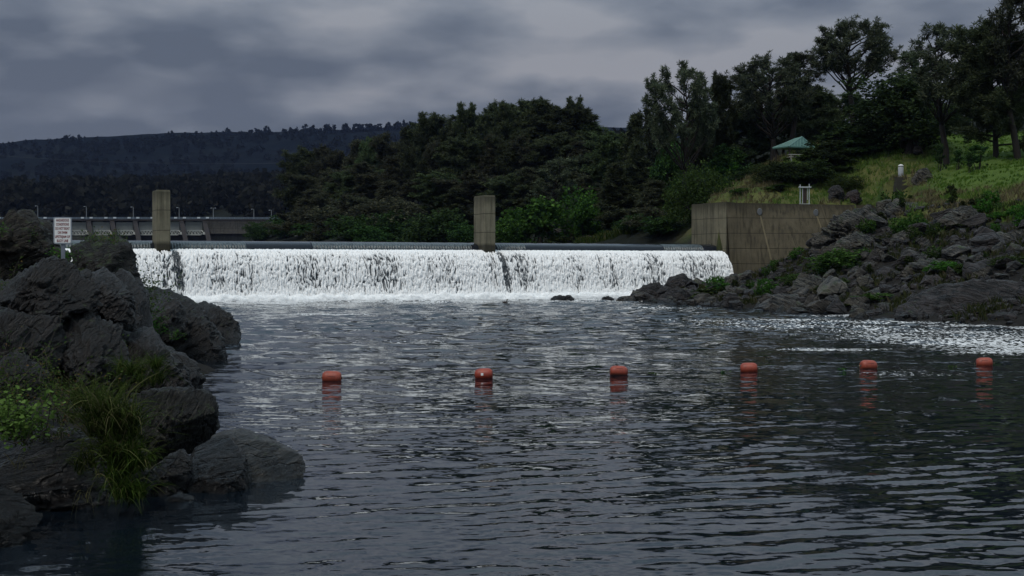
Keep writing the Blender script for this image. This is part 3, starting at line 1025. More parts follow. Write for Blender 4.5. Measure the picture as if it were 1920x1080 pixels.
L_ = [
    # name, outline, D, thick, mat, label, kw
    ('cliff_rock', [(-90, 515), (10, 515), (75, 488), (125, 503), (170, 535), (190, 575), (215, 640), (235, 740), (200, 810), (-90, 810)], 36.5, 2.6, 'rock_near', 'big dark craggy rock below the warning sign, the left hump of the near cliff', dict(seed=2, sub=6, lean=.35, cuts=12, strata=(.5, 1.05), lump=1.4, step=1.7)),
    ('cliff_rock', [(128, 515), (160, 502), (205, 512), (224, 530), (247, 562), (262, 615), (290, 650), (335, 680), (358, 712), (371, 750), (330, 810), (180, 810), (150, 700), (135, 600)], 39.5, 2.4, 'rock_near', 'dark grooved cliff rock sloping down to the water behind the flat topped slab', dict(seed=5, sub=6, lean=.4, cuts=12, strata=(.4, 1.15), lump=1.3, step=1.7)),
    ('cliff_block', [(-20, 560), (15, 512), (72, 486), (118, 500), (160, 535), (182, 572), (125, 596), (40, 590)], 35.2, 1.2, 'rock_near', 'rounded dark block crowning the left hump of the near cliff', dict(seed=80, sub=6, lean=.4, lump=.9, step=1.6, strata=(.3, .8))),
    ('cliff_block', [(138, 512), (160, 500), (182, 502), (215, 528), (244, 560), (254, 605), (210, 596), (182, 560)], 38.0, 1.0, 'rock_streak', 'slab with painted pale highlights dipping down the cliff below the mossy rock', dict(seed=81, sub=6, lean=.5, lump=.9, step=1.8, strata=(.3, 1.0))),
    ('cliff_block', [(-70, 610), (10, 590), (88, 598), (112, 680), (70, 745), (-70, 750)], 33.6, 1.2, 'rock_near', 'dark block low on the left hump above the brambles', dict(seed=82, sub=6, lean=.3, lump=.9, step=1.6, strata=(.3, 1.1))),
    ('cliff_block', [(112, 600), (160, 582), (205, 604), (232, 690), (210, 752), (128, 750), (96, 670)], 34.8, 1.2, 'rock_near', 'upright fluted block in the middle of the near cliff above the long grass', dict(seed=83, sub=6, lean=.25, lump=.9, step=1.8, strata=(.2, 1.3))),
    ('cliff_block', [(236, 610), (262, 612), (304, 664), (342, 702), (366, 748), (300, 765), (238, 745), (214, 680)], 37.3, 1.1, 'rock_streak', 'streaked rock at the right foot of the near cliff by the dry tuft', dict(seed=84, sub=6, lean=.4, lump=.9, step=1.6, strata=(.4, 1.1))),
    ('cliff_block', [(262, 560), (300, 552), (338, 576), (352, 606), (320, 640), (280, 620)], 51.0, .9, 'rock_streak', 'smooth pale block on top of the dark rock slope beside the fall', dict(seed=85, sub=5, lean=.5, lump=.8, strata=(.4, .7))),
    ('mossy_rock', [(128, 465), (150, 443), (190, 436), (217, 447), (239, 480), (249, 522), (247, 565), (220, 575), (160, 545), (130, 512)], 45, 1.6, 'rock_mossy', 'mossy rounded rock just right of the warning sign against the falling water', dict(seed=8, lean=.3, lump=1.4)),
    ('tan_rock', [(-50, 425), (5, 412), (22, 396), (42, 401), (58, 414), (75, 440), (92, 458), (84, 478), (60, 500), (0, 530), (-50, 510)], 47, 1.5, 'rock_tan', 'brownish rock knob at the top of the left bank, left of the sign', dict(seed=9, lean=.25, lump=1.5)),
    ('tan_rock', [(44, 410), (70, 403), (81, 409), (92, 438), (104, 462), (128, 474), (128, 505), (82, 500), (52, 470)], 49, .9, 'rock_tan', 'narrow brown rock between the left knob and the warning sign', dict(seed=12, lean=.25)),
    ('shore_rock', [(250, 540), (300, 545), (345, 563), (372, 590), (397, 622), (417, 650), (422, 676), (380, 700), (320, 690), (270, 640), (245, 585)], 53, 2.0, 'rock_near', 'smooth dark rock slope running into the river below the leafy bush', dict(seed=14, sub=6, frac=.45, lean=.5, cuts=8, strata=(.4, .7))),
    ('shore_rock', [(350, 580), (371, 565), (400, 574), (426, 590), (441, 607), (448, 630), (442, 652), (400, 660), (362, 620)], 64, 1.7, 'rock_near', 'dark knobbly rock at the foot of the fall, farthest of the left-bank rocks', dict(seed=15, lean=.35, lump=1.5)),
    ('slab_rock', [(232, 742), (300, 731), (370, 733), (389, 744), (400, 773), (404, 808), (372, 838), (330, 862), (292, 890), (268, 880), (258, 820), (228, 780)], 24.3, .85, 'rock_slab', 'flat topped slab of rock with a pale lichen face leaning over the boulders', dict(seed=21, sub=6, lean=-.05, boxy=4, cuts=5, amp=.7, strata=(.2, 1.2), lump=.5)),
    ('grey_stone', [(172, 765), (205, 752), (243, 756), (254, 785), (246, 840), (200, 850), (168, 810)], 22.8, .5, 'rock_slab', 'light grey stone half buried in grass beside the flat topped slab', dict(seed=22, boxy=3, lean=.25)),
    ('wet_boulder', [(308, 890), (340, 852), (383, 817), (420, 828), (456, 866), (461, 905), (455, 955), (330, 960), (312, 925)], 22.2, .8, 'rock_wet', 'smooth dark wet boulder at the water edge in front of the flat topped slab', dict(seed=24, sub=6, frac=.45, lean=.3, cuts=7, amp=.6)),
    ('wet_boulder', [(385, 824), (430, 817), (500, 839), (553, 861), (567, 885), (565, 905), (552, 935), (450, 950), (410, 880)], 23.2, .9, 'rock_pale', 'long grey topped boulder reaching furthest out into the near water', dict(seed=25, sub=6, frac=.35, top=(.35, -.55, .8, .5), lean=1.3, cuts=3, amp=.5, lump=.5, boxy=3.2)),
    ('small_water_rock', [(448, 828), (478, 817), (508, 825), (530, 836), (522, 856), (460, 858)], 27.2, .4, 'rock_wet', 'small low rock just breaking the water behind the long boulder', dict(seed=26, lean=.4)),
    ('bank_boulder', [(-90, 840), (30, 812), (120, 828), (200, 850), (262, 880), (300, 905), (322, 945), (300, 1000), (100, 1010), (-90, 1010)], 20.6, 1.1, 'rock_wet', 'broad dark boulder under the hanging grass at the near water edge', dict(seed=27, sub=6, frac=.45, lean=.4, cuts=8, amp=.8)),
    ('corner_rock', [(-90, 925), (8, 932), (48, 958), (55, 985), (34, 1008), (42, 1032), (12, 1095), (-90, 1110)], 17.7, .8, 'rock_wet', 'dark rock in the lower left corner at the water line', dict(seed=29, lean=.3)),
    ('small_water_rock', [(303, 940), (332, 924), (362, 934), (358, 955), (310, 962)], 21.0, .25, 'rock_wet', 'low flat stone at the water line in front of the wet boulders', dict(seed=30)),
    ('grey_stone', [(-40, 672), (20, 666), (60, 688), (88, 714), (70, 745), (-40, 750)], 25, .7, 'rock_slab', 'pale weathered stone among the shrubs at the left edge', dict(seed=31, lean=.3)),
    ('fallen_rock', [(282, 895), (300, 866), (335, 846), (352, 868), (340, 935), (290, 942)], 21.7, .5, 'rock_wet', 'small upright stone wedged between the hanging grass and wet boulder', dict(seed=33)),
    # right bank
    ('ledge_rock', [(1508, 482), (1522, 442), (1560, 420), (1612, 398), (1668, 376), (1694, 386), (1665, 415), (1628, 446), (1590, 476), (1545, 508)], 134, 2.4, 'rock_ledge', 'layered ledge of rock slanting up beside the concrete wing wall', dict(seed=41, sub=6, lean=.6, strata=(.15, -.5), amp=1.3, step=1.8)),
    ('ledge_rock', [(1640, 400), (1700, 368), (1764, 376), (1752, 402), (1706, 432), (1650, 456), (1622, 442)], 136, 2.2, 'rock_ledge', 'broken grey ledge just above and right of the slanting layered one', dict(seed=42, sub=5, lean=.7, strata=(.15, -.5), amp=1.4, step=1.8)),
    ('ledge_rock', [(1770, 500), (1812, 462), (1850, 444), (1900, 438), (1945, 428), (1945, 470), (1868, 500), (1800, 520)], 111, 2.0, 'rock_ledge', 'long pale ledge at the right edge above the dome shaped rock', dict(seed=43, sub=5, lean=.7, strata=(.2, -.4), amp=1.2)),
    ('ledge_rock', [(1660, 470), (1680, 440), (1735, 425), (1760, 436), (1740, 470), (1690, 490)], 121, 1.5, 'rock_ledge', 'grey tilted slab in the middle of the right bank rubble', dict(seed=44, lean=.6, strata=(.2, -.6))),
    ('ledge_rock', [(1756, 414), (1800, 390), (1858, 382), (1866, 400), (1820, 426), (1780, 434)], 122, 1.6, 'rock_ledge', 'tilted pale slab in the brown grass of the upper right bank', dict(seed=90, lean=.7, strata=(.2, -.5), step=1.6)),
    ('ledge_rock', [(1686, 524), (1712, 494), (1760, 482), (1804, 492), (1796, 522), (1740, 538)], 108, 1.6, 'rock_ledge', 'broad broken slab just above the dome shaped rock', dict(seed=91, lean=.6, strata=(.2, -.5), step=1.6)),
    ('ledge_rock', [(1478, 550), (1500, 524), (1546, 513), (1570, 530), (1552, 560), (1500, 566)], 118, 1.5, 'rock_ledge', 'wide grey slab left of the large dark boulder on the right bank', dict(seed=92, lean=.5, strata=(.2, -.5), step=1.6)),
    ('ledge_rock', [(1426, 588), (1452, 556), (1500, 548), (1528, 566), (1514, 596), (1460, 602)], 109, 1.4, 'rock_bank', 'broad dark slab right at the water line midway along the right shore', dict(seed=93, lean=.5, strata=(.2, -.4))),
    ('ledge_rock', [(1330, 582), (1350, 550), (1392, 537), (1410, 556), (1398, 584), (1350, 592)], 125, 1.4, 'rock_bank', 'blocky grey rock at the water line right of the point', dict(seed=94, lean=.4, strata=(.2, -.4))),
    ('ledge_rock', [(1560, 470), (1580, 446), (1622, 434), (1650, 446), (1632, 474), (1590, 484)], 128, 1.5, 'rock_ledge', 'pale stepped rock below the broken grey ledge', dict(seed=95, lean=.6, strata=(.15, -.5), step=1.8)),
    ('dome_rock', [(1640, 608), (1690, 574), (1740, 551), (1800, 536), (1870, 527), (1975, 533), (2020, 600), (1990, 650), (1700, 640)], 90, 4.2, 'rock_dome', 'broad dark dome of rock meeting the river at the right edge', dict(seed=45, sub=6, frac=.45, lean=.9, boxy=2.2, cuts=5, amp=.8, strata=(.2, -.3))),
    ('point_rock', [(1160, 568), (1185, 550), (1208, 538), (1240, 528), (1262, 540), (1258, 575), (1165, 582)], 138.5, 1.5, 'rock_dome', 'dark sloping rock at the tip of the point beside the falling water', dict(seed=46, lean=.4)),
    ('point_rock', [(1244, 548), (1254, 521), (1284, 515), (1306, 524), (1309, 552), (1270, 568)], 138, 1.4, 'rock_dome', 'blocky brown boulder highest on the point, in front of the fall', dict(seed=47, boxy=3.4, lean=.1)),
    ('point_rock', [(1222, 582), (1236, 552), (1272, 537), (1300, 546), (1302, 578), (1240, 588)], 131, 1.2, 'rock_dome', 'rounded dark boulder low on the point at the water line', dict(seed=48, lean=.3)),
    ('large_boulder', [(1583, 530), (1600, 500), (1640, 484), (1668, 494), (1684, 532), (1640, 552)], 117, 1.5, 'rock_bank', 'large dark boulder in the middle of the right bank above the shrubs', dict(seed=49, lean=.3)),
    ('large_boulder', [(1500, 500), (1520, 480), (1548, 478), (1556, 500), (1540, 525), (1508, 528)], 138, 1.2, 'rock_bank', 'boulder lodged against the foot of the concrete wing wall', dict(seed=50, lean=.2)),
    ('large_boulder', [(1395, 562), (1410, 545), (1445, 540), (1452, 556), (1430, 578), (1400, 580)], 123, 1.0, 'rock_bank', 'pale faced boulder above the water midway along the right shore', dict(seed=51, lean=.35)),
    ('hill_boulder', [(1552, 372), (1556, 350), (1576, 340), (1588, 352), (1588, 376), (1566, 384)], 166, 1.1, 'rock_dome', 'upright dark boulder on the grass behind the wing wall', dict(seed=52, lean=.1)),
    ('hill_boulder', [(1583, 372), (1592, 357), (1606, 353), (1618, 362), (1618, 378), (1596, 384)], 164, .9, 'rock_red', 'reddish rounded boulder beside the upright dark one behind the wing wall', dict(seed=53, lean=.1)),
    ('hill_boulder', [(1706, 336), (1722, 322), (1746, 311), (1756, 322), (1748, 346), (1716, 350)], 156, 1.0, 'rock_ledge', 'tilted grey boulder beside the small white topped marker post', dict(seed=54, lean=.3)),
    ('hill_boulder', [(1712, 282), (1720, 272), (1732, 274), (1734, 288), (1716, 290)], 175, .7, 'rock_dome', 'small dark boulder on the crest of the grassy slope under the oak', dict(seed=55)),
    ('water_rock', [(1028, 569), (1038, 555), (1050, 553), (1062, 558), (1062, 571), (1034, 573)], 140, .6, 'rock_dome', 'low black rock in the river at the foot of the fall, left of three', dict(seed=56)),
    ('water_rock', [(1052, 569), (1058, 555), (1068, 553), (1078, 560), (1076, 571), (1056, 573)], 140.5, .5, 'rock_dome', 'low black rock in the river at the foot of the fall, middle of three', dict(seed=57)),
    ('water_rock', [(1124, 570), (1130, 555), (1142, 553), (1152, 560), (1150, 571), (1128, 574)], 139, .6, 'rock_dome', 'low black rock in the river at the foot of the fall, right of three', dict(seed=58)),
    # far bank behind the weir
    ('shore_ledge', [(1018, 452), (1030, 434), (1058, 424), (1090, 420), (1092, 436), (1060, 456)], 232, 2.5, 'rock_ledge', 'pale flat ledge on the far shore behind the weir, right of the second pier', dict(seed=60, strata=(.1, -.4), amp=1.3, lean=.4)),
    ('shore_ledge', [(1108, 440), (1120, 420), (1150, 410), (1166, 420), (1160, 446), (1120, 455)], 236, 2.5, 'rock_ledge', 'broken grey ledge higher on the far shore, halfway from the second pier to the wall', dict(seed=61, strata=(.1, -.5), amp=1.4, lean=.4)),
    ('shore_ledge', [(1070, 462), (1086, 446), (1110, 438), (1116, 452), (1100, 466)], 228, 1.6, 'rock_bank', 'slanted dark slab at the far water edge right of the second pier', dict(seed=62)),
    ('shore_boulder', [(1205, 432), (1212, 422), (1226, 422), (1230, 436), (1212, 442)], 205, 1.2, 'rock_bank', 'round grey boulder on the far shore near the concrete abutment', dict(seed=63)),
    ('shore_boulder', [(1266, 462), (1272, 448), (1290, 446), (1296, 462), (1280, 470)], 196, 1.3, 'rock_bank', 'dark boulder on the far shore half hidden by the concrete abutment', dict(seed=64)),
    ('shore_boulder', [(1226, 452), (1234, 438), (1254, 434), (1262, 450), (1244, 460)], 190, 1.2, 'rock_ledge', 'pale boulder on the far shore between the round one and the abutment', dict(seed=70, lean=.3)),
    ('shore_boulder', [(1170, 455), (1180, 440), (1200, 438), (1206, 452), (1190, 462)], 200, 1.2, 'rock_bank', 'grey boulder at the far water edge below the round one', dict(seed=71, lean=.3)),
    ('shore_boulder', [(1128, 458), (1140, 444), (1160, 444), (1164, 458), (1144, 464)], 214, 1.2, 'rock_ledge', 'low pale boulder at the far water edge below the broken ledge', dict(seed=72, lean=.3)),
    ('shore_boulder', [(545, 452), (556, 436), (574, 432), (584, 446), (570, 458)], 380, 3, 'rock_bank', 'grey boulder pile on the far shore between the two piers, towards the gated dam', dict(seed=65)),
    ('shore_boulder', [(736, 452), (744, 436), (756, 434), (764, 452)], 275, 2, 'rock_bank', 'dark boulder on the far shore left of the green shrub by the second pier', dict(seed=66)),
]
for nm, pts, D, th, mat, lab, kw in L_:
    outline_rock(nm, pts, D, th, M[mat], lab, **kw)

# rubble of boulders on the right bank
protos = []
for i in range(9):
    V, F = boulder_mesh(100 + i, 4)
    protos.append(mk('boulder', V, F, M[('rock_bank', 'rock_ledge', 'rock_dome')[i % 3]], True))


def in_front_of_wall(x, y):
    d = WTOP1[:2] - WTOP0[:2]
    n = np.array([d[1], -d[0]])
    q = np.array([x, y]) - WTOP0[:2]
    s = (q @ d) / (d @ d)
    return (q @ n) / np.linalg.norm(n) > 1.0 or s > 1.15


def to_px(x, y, z):
    # inverse of P (small pitch)
    dz = z - EYE
    fy = y * CP - dz * SP
    uz = y * SP + dz * CP
    return CX + FPX * x / fy, CY - FPX * uz / fy


r = np.random.default_rng(77)
placed = []
cand = 0
LAB = {'shore': 'dark boulder in the row of rocks along the right water line', 'mid': 'angular grey boulder in the heap of rubble on the right bank', 'high': 'weathered boulder half sunk in grass at the top of the right bank rubble'}
GRP = {'shore': 'boulders along the right water line', 'mid': 'boulders heaped on the right bank', 'high': 'boulders at the top of the right bank'}
while len(placed) < 300 and cand < 16000:
    cand += 1
    x = r.uniform(8, 48)
    y = r.uniform(80, 160)
    z = G(x, y)
    if not (-.35 < z < 9.2) or not in_front_of_wall(x, y):
        continue
    u = (x - A0[0]) * TU[0] + (y - A0[1]) * TU[1]
    v = (x - A0[0]) * TV[0] + (y - A0[1]) * TV[1]
    if v < 2.0 and u < U_AB + 2:
        continue
    px, py = to_px(x, y, z)
    if px > 2010 or px < 1165:
        continue
    if px > 1660 and py > 530 or (px < 1525 and py < 512):
        continue
    hi = z > 5.5
    if hi and r.random() < .8:
        continue
    if px > 1700 and z > 3 and r.random() < .35:
        continue
    R_ = min(2.3, .42 + r.gamma(1.7, .38)) * (1.0 if z < 5 else .85)
    if z < .5:
        R_ = max(.4, min(R_, 1.2))
    if any((x - a) ** 2 + (y - b) ** 2 < (.6 * (R_ + c)) ** 2 for a, b, c in placed):
        continue
    placed.append((x, y, R_))
    o = obj('boulder', protos[r.integers(9)], None, (x, y, z + R_ * .3))
    o.rotation_euler = (r.normal() * .25, r.normal() * .25 - .25, r.uniform(0, 6.28))
    o.scale = (R_ * r.uniform(.85, 1.35), R_ * r.uniform(.8, 1.2), R_ * r.uniform(.65, 1.05))
    k = 'shore' if z < .7 else ('mid' if z < 5.5 else 'high')
    tag(o, LAB[k], 'boulder', GRP[k])

def small_stones():
    r = np.random.default_rng(5)
    V0, F0 = ico(1)
    VV, FF, k = [], [], 0
    xs, ys = r.uniform(8, 50, 4500), r.uniform(82, 158, 4500)
    zs = Gv(xs, ys)
    for x, y, z in zip(xs, ys, zs):
        px, py = to_px(x, y, z)
        if not (-.1 < z < 9) or px < 1165 or px > 2000 or not in_front_of_wall(x, y):
            continue
        if ((x - A0[0]) * TV[0] + (y - A0[1]) * TV[1]) < 2 and px < 1400:
            continue
        R_ = .1 + r.gamma(1.5, .09)
        v = V0 * (1 + .3 * r.normal(size=(len(V0), 1)) * .6) * np.array([r.uniform(.8, 1.5), r.uniform(.8, 1.3), r.uniform(.5, .9)]) * R_
        VV.append(v @ rot_xyz(r.normal() * .4, r.normal() * .4, r.uniform(0, 6.3)).T + np.array([x, y, z + R_ * .2]))
        FF.append(F0 + k)
        k += len(V0)
    tag(obj('stone_rubble', mk('stone_rubble', np.concatenate(VV), np.concatenate(FF), M['rock_dome'])), 'loose small stones packed between the boulders of the right bank', 'stones', None, 'stuff')


small_stones()

# ------------------------------------------------------------------ trees
def polyline(p0, d0, length, n, r, wander=.12, up=0.0):
    pts = [np.array(p0, float)]
    d = np.array(d0, float)
    d /= np.linalg.norm(d)
    for _ in range(n):
        d = d + r.normal(size=3) * wander + np.array([0, 0, up])
        d /= np.linalg.norm(d)
        pts.append(pts[-1] + d * length / n)
    return np.array(pts)


def tufts(C, r, k, ln, wd, upb=.25):
    """k narrow blades in all directions round each centre; returns verts and quad faces"""
    n = len(C) * k
    c = np.repeat(C, k, axis=0)
    d = r.normal(size=(n, 3)) + np.array([0, 0, upb])
    d /= np.linalg.norm(d, axis=1)[:, None]
    L = (ln * r.uniform(.55, 1.15, n))[:, None]
    s = np.cross(d, r.normal(size=(n, 3)))
    s /= np.linalg.norm(s, axis=1)[:, None] + 1e-9
    w = (wd * r.uniform(.6, 1.3, n))[:, None]
    st = c + d * L * .12
    V = np.stack([st - s * w * .35, st + s * w * .35, st + d * L * .6 + s * w * .5, st + d * L, st + d * L * .6 - s * w * .5], 1).reshape(-1, 3)
    F = np.arange(n * 5).reshape(n, 5)
    return V, F


def pine(seed, H=18, spread=4.5, leaders=1, base=.35, n_limbs=26, env='round', asc=.7, clump=.75, k=13, dens=1.0, lean=0.0, blade=.16):
    """returns (trunk mesh builder, tuft centres)"""
    r = np.random.default_rng(seed)
    mb = MB()
    C = []
    trunks = []
    if leaders == 1:
        tp = polyline((0, 0, -1.0), (lean, 0, 1), H + .4, 12, r, .035, .02)
        trunks.append((tp, .022 * H * np.linspace(1, .16, 13)))
    else:
        fk = r.uniform(.28, .42)
        tp = polyline((0, 0, -1.0), (lean, 0, 1), H * fk + 1, 5, r, .05, 0)
        mb.tube(tp, .023 * H * np.linspace(1, .72, 6), 7)
        for j in range(leaders):
            a = 6.28 * j / leaders + r.uniform(-.5, .5)
            h2 = H * (1 - fk) * (1 if j == 0 else r.uniform(.72, .95))
            lp = polyline(tp[-1], (math.cos(a) * .55 + lean, math.sin(a) * .55, 1), h2, 9, r, .05, .06)
            trunks.append((lp, .014 * H * np.linspace(1, .14, 10)))
    for tp, rad in trunks:
        mb.tube(tp, rad, 7)
        n = max(4, int(n_limbs / len(trunks)))
        zs = tp[:, 2]
        for i in range(n):
            t = base + (1 - base) * ((i + r.uniform(.1, .9)) / n) ** .9
            zt = t * H
            if zt < zs[0] or zt > zs[-1]:
                if zt < zs[0]:
                    continue
                zt = zs[-1]
            p = np.array([np.interp(zt, zs, tp[:, q]) for q in range(3)])
            tau = (t - base) / (1 - base)
            e = {'round': math.sqrt(max(.03, 1 - (2 * tau - .8) ** 2 / 1.9)), 'cone': 1.06 - tau, 'top': .35 + .75 * math.sin(math.pi * min(1, tau * .75 + .12)), 'fan': .5 + .5 * math.sin(math.pi * tau ** .8)}[env]
            ln = spread * e * r.uniform(.65, 1.15) / (1 if leaders == 1 else 1.35)
            a = i * 2.4 + r.uniform(-.6, .6)
            el = asc * (0.6 + .6 * tau) + r.normal() * .12
            d = (math.cos(a) * math.cos(el), math.sin(a) * math.cos(el), math.sin(el))
            lp = polyline(p, d, ln, 6, r, .13, .06)
            lr = max(.03, .010 * H * (1 - .6 * tau)) * np.linspace(1, .2, 7)
            mb.tube(lp, lr, 5, False)
            m = max(2, int(ln * 1.5 * dens))
            for j in range(m):
                f = r.uniform(.3, 1)
                idx = f * 6
                q0 = lp[int(min(5, idx))] * (1 - idx % 1) + lp[int(min(5, idx)) + 1] * (idx % 1) if f < 1 else lp[-1]
                dd = (lp[-1] - lp[0]) / ln + r.normal(size=3) * .75
                sl = ln * r.uniform(.16, .34)
                sp = polyline(q0, dd, sl, 3, r, .2, .12)
                mb.tube(sp, .022 * np.linspace(1, .4, 4), 3, False)
                C += [sp[-1], sp[2] + r.normal(size=3) * .18, sp[-1] + r.normal(size=3) * .3]
                if dens > 1.1:
                    C += [sp[1] + r.normal(size=3) * .3, sp[-1] + r.normal(size=3) * .45]
            C += [lp[-1], lp[-1] + r.normal(size=3) * .3, lp[5] + r.normal(size=3) * .25]
        C += [tp[-1] + np.array([0, 0, -.2 * q]) + r.normal(size=3) * .2 for q in range(4)]
    V, F = tufts(np.array(C), r, int(k * 1.5), clump * .72, blade * .62, .45)
    return mb, V, F, H


def umbrella(seed, H=17, fork=.3, rx=5, rz=5.5, cz=.66, n=30, lean=.0, k=18, blade=.09, inner=.62, leader=True):
    """foothill pine: limbs fan up from a fork and carry their needles only near the outside of the crown"""
    r = np.random.default_rng(seed)
    mb = MB()
    C = []
    tp = polyline((0, 0, -1), (lean, 0, 1), H * fork + 1, 6, r, .045, .01)
    mb.tube(tp, .022 * H * np.linspace(1, .75, 7), 7)
    ld = polyline(tp[-1], (lean * .5, 0, 1), H * (1 - fork) * .96, 8, r, .05, .06)
    mb.tube(ld, .014 * H * np.linspace(1, .15, 9), 6)
    c = np.array([lean * H * .6, 0, cz * H])
    for i in range(n):
        a = i * 2.4 + r.uniform(-.4, .4)
        u = (i + .5) / n
        ph = math.asin(min(1, -.55 + 1.5 * u))
        R = r.uniform(.78, 1.06)
        tip = c + np.array([math.cos(a) * math.cos(ph) * rx, math.sin(a) * math.cos(ph) * rx, math.sin(ph) * rz]) * R
        f0 = min(7.9, max(0, (u - .25) * 9))
        st = tp[-1] if f0 <= 0 else ld[int(f0)] * (1 - f0 % 1) + ld[int(f0) + 1] * (f0 % 1)
        if st[2] > tip[2] + .5:
            st = tp[-1]
        md = st * .5 + tip * .5 + np.array([0, 0, -.05 * rz]) + r.normal(size=3) * .25
        ts = np.linspace(0, 1, 8)[:, None]
        lp = st * (1 - ts) ** 2 + 2 * md * ts * (1 - ts) + tip * ts ** 2 + r.normal(size=(8, 3)) * .07
        mb.tube(lp, max(.035, .0075 * H) * np.linspace(1, .25, 8), 5, False)
        L = np.linalg.norm(tip - st)
        for j in range(int(4 + L * 1.1)):
            f = r.uniform(inner, 1) * 6.99
            q0 = lp[int(f)] * (1 - f % 1) + lp[int(f) + 1] * (f % 1)
            dd = (tip - st) / L + r.normal(size=3) * .7 + np.array([0, 0, .35])
            sp = polyline(q0, dd, r.uniform(.6, 1.5), 3, r, .2, .1)
            mb.tube(sp, .022 * np.linspace(1, .4, 4), 3, False)
            C += [sp[-1], sp[-1] + r.normal(size=3) * .22, sp[2] + r.normal(size=3) * .16]
        C += [lp[-1] + r.normal(size=3) * .25 for _ in range(4)]
    C += [ld[-1] + r.normal(size=3) * .3 for _ in range(6)]
    V, F = tufts(np.array(C), r, k, .58, blade, .4)
    return mb, V, F, H


def lobed(seed, H, Wd, nl, nleaf, size, base=.1, trunk=.2, asp=.7, flat=1.0, stems=5):
    """broadleaf tree or shrub: leaf sprays on uneven lobes carried by limbs"""
    r = np.random.default_rng(seed)
    mb = MB()
    cs = []
    for i in range(nl):
        a = r.uniform(0, 6.28)
        t = r.uniform(0, 1)
        rr = Wd * .5 * (.72 * math.sqrt(r.uniform(0, 1))) * (1 - .35 * t)
        z = H * (base + (1 - base) * (.12 + .70 * t))
        R = Wd * r.uniform(.13, .24)
        cs.append((np.array([math.cos(a) * rr, math.sin(a) * rr, z]), R))
    th = max(.03, trunk)
    if stems:
        for i in range(stems):
            c, R = cs[i % nl]
            s = np.array([r.normal() * .05 * Wd, r.normal() * .05 * Wd, -.4])
            md = (s + c) / 2 + np.array([r.normal() * .05 * Wd, r.normal() * .05 * Wd, .08 * H])
            mb.tube([s, s * .65 + md * .35, md, md * .4 + c * .6, c], th * np.linspace(1, .25, 5), 5, False)
    out = []
    per = np.array([R ** 2 for _, R in cs])
    per = (per / per.sum() * nleaf).astype(int)
    for (c, R), n in zip(cs, per):
        ns = max(3, n // 22)
        d = r.normal(size=(ns, 3))
        d /= np.linalg.norm(d, axis=1)[:, None]
        sp = c + d * (R * r.uniform(.45, 1.18, ns))[:, None] * np.array([1, 1, .85 * flat])
        pts = np.repeat(sp, max(1, n // ns), axis=0) + r.normal(size=(ns * max(1, n // ns), 3)) * R * .17
        out.append(pts)
    C = np.concatenate(out)
    C = C[C[:, 2] > .02 * H]
    V, F = leaves(C, r, size, asp)
    return mb, V, F, H


class Proto:
    def __init__(s, kind, data, leaf, wood='bark'):
        mb, V, F, H = data
        s.kind = kind
        c_ = np.array([np.percentile(V[:, 0], [3, 97]).mean(), np.percentile(V[:, 1], [3, 97]).mean(), 0])
        V = V - c_
        mb.V = [q - c_ for q in mb.V]
        s.H = H
        s.zmax = V[:, 2].max()
        lo, hi = np.percentile(V[:, 0], [2, 98])
        s.wid = hi - lo
        s.crown = mk('crown', V, F, M[leaf])
        s.trunk = mb.mesh('trunk', M[wood], True) if mb.n else None


def plant(proto, px, top, D, label, cat='tree', group=None, width=None, x=None, name=None, rot=None, dz=0.0):
    q = P(px, top, D)
    z0 = G(q[0], D) + dz
    s = max(.05, (q[2] - z0) / proto.zmax)
    sx = s if width is None else (width * D / FPX) / proto.wid
    o = thing(name or proto.kind, label, cat, (q[0], D, z0), rot if rot is not None else random.uniform(0, 6.28), group)
    o.scale = (sx, sx, s)
    if proto.trunk:
        obj('trunk', proto.trunk, o)
    obj('crown', proto.crown, o)
    return o


T = {}
T['fork1'] = Proto('forked_pine', umbrella(1, 17, .26, 4.6, 5.6, .66, 34, .06), 'pine_grey')
T['fork2'] = Proto('forked_pine', umbrella(2, 17, .22, 4.4, 6.2, .62, 34, -.05, 16), 'pine_grey')
T['fork3'] = Proto('forked_pine', umbrella(3, 18, .3, 3.3, 6.4, .64, 30, .03, 14), 'pine_grey')
T['tall'] = Proto('tall_pine', umbrella(4, 19, .44, 4.6, 4.4, .76, 38, .0, 18), 'pine_grey')
T['open'] = Proto('open_pine', pine(6, 18, 3.8, 1, .38, 34, 'round', .65, .8, 13, .9), 'pine_grey')
T['dense1'] = Proto('dense_pine', pine(7, 18, 5.0, 1, .10, 64, 'round', .5, .95, 16, 1.5), 'pine_dark')
T['dense2'] = Proto('dense_pine', pine(8, 18, 5.4, 2, .12, 66, 'round', .6, .95, 16, 1.45), 'pine_dark')
T['dense3'] = Proto('dense_pine', pine(9, 18, 4.4, 1, .06, 60, 'cone', .4, .95, 16, 1.4), 'pine_dark')
T['brown1'] = Proto('dense_pine', pine(10, 16, 4.8, 2, .08, 62, 'round', .55, .95, 15, 1.4), 'pine_brown')
T['brown2'] = Proto('dense_pine', pine(12, 16, 4.4, 1, .06, 60, 'cone', .5, .95, 15, 1.35), 'pine_brown')
T['spire'] = Proto('slender_conifer', pine(13, 16, 2.3, 1, .06, 64, 'cone', .3, .75, 13, 1.5), 'pine_dark')
T['oak'] = Proto('oak_tree', lobed(20, 11, 11, 26, 15000, .34, .05, .35, .7, 1, 10), 'oak_leaf')
T['oak2'] = Proto('oak_tree', lobed(21, 9, 7, 20, 9000, .32, .04, .25, .7, 1, 8), 'oak_leaf')
T['shrub'] = Proto('green_shrub', lobed(22, 4, 5.5, 16, 5200, .26, .02, .07, .75, 1, 7), 'green_leaf')
T['shrub2'] = Proto('green_shrub', lobed(23, 5, 4.5, 16, 5200, .26, .02, .07, .75, 1, 7), 'green_leaf')
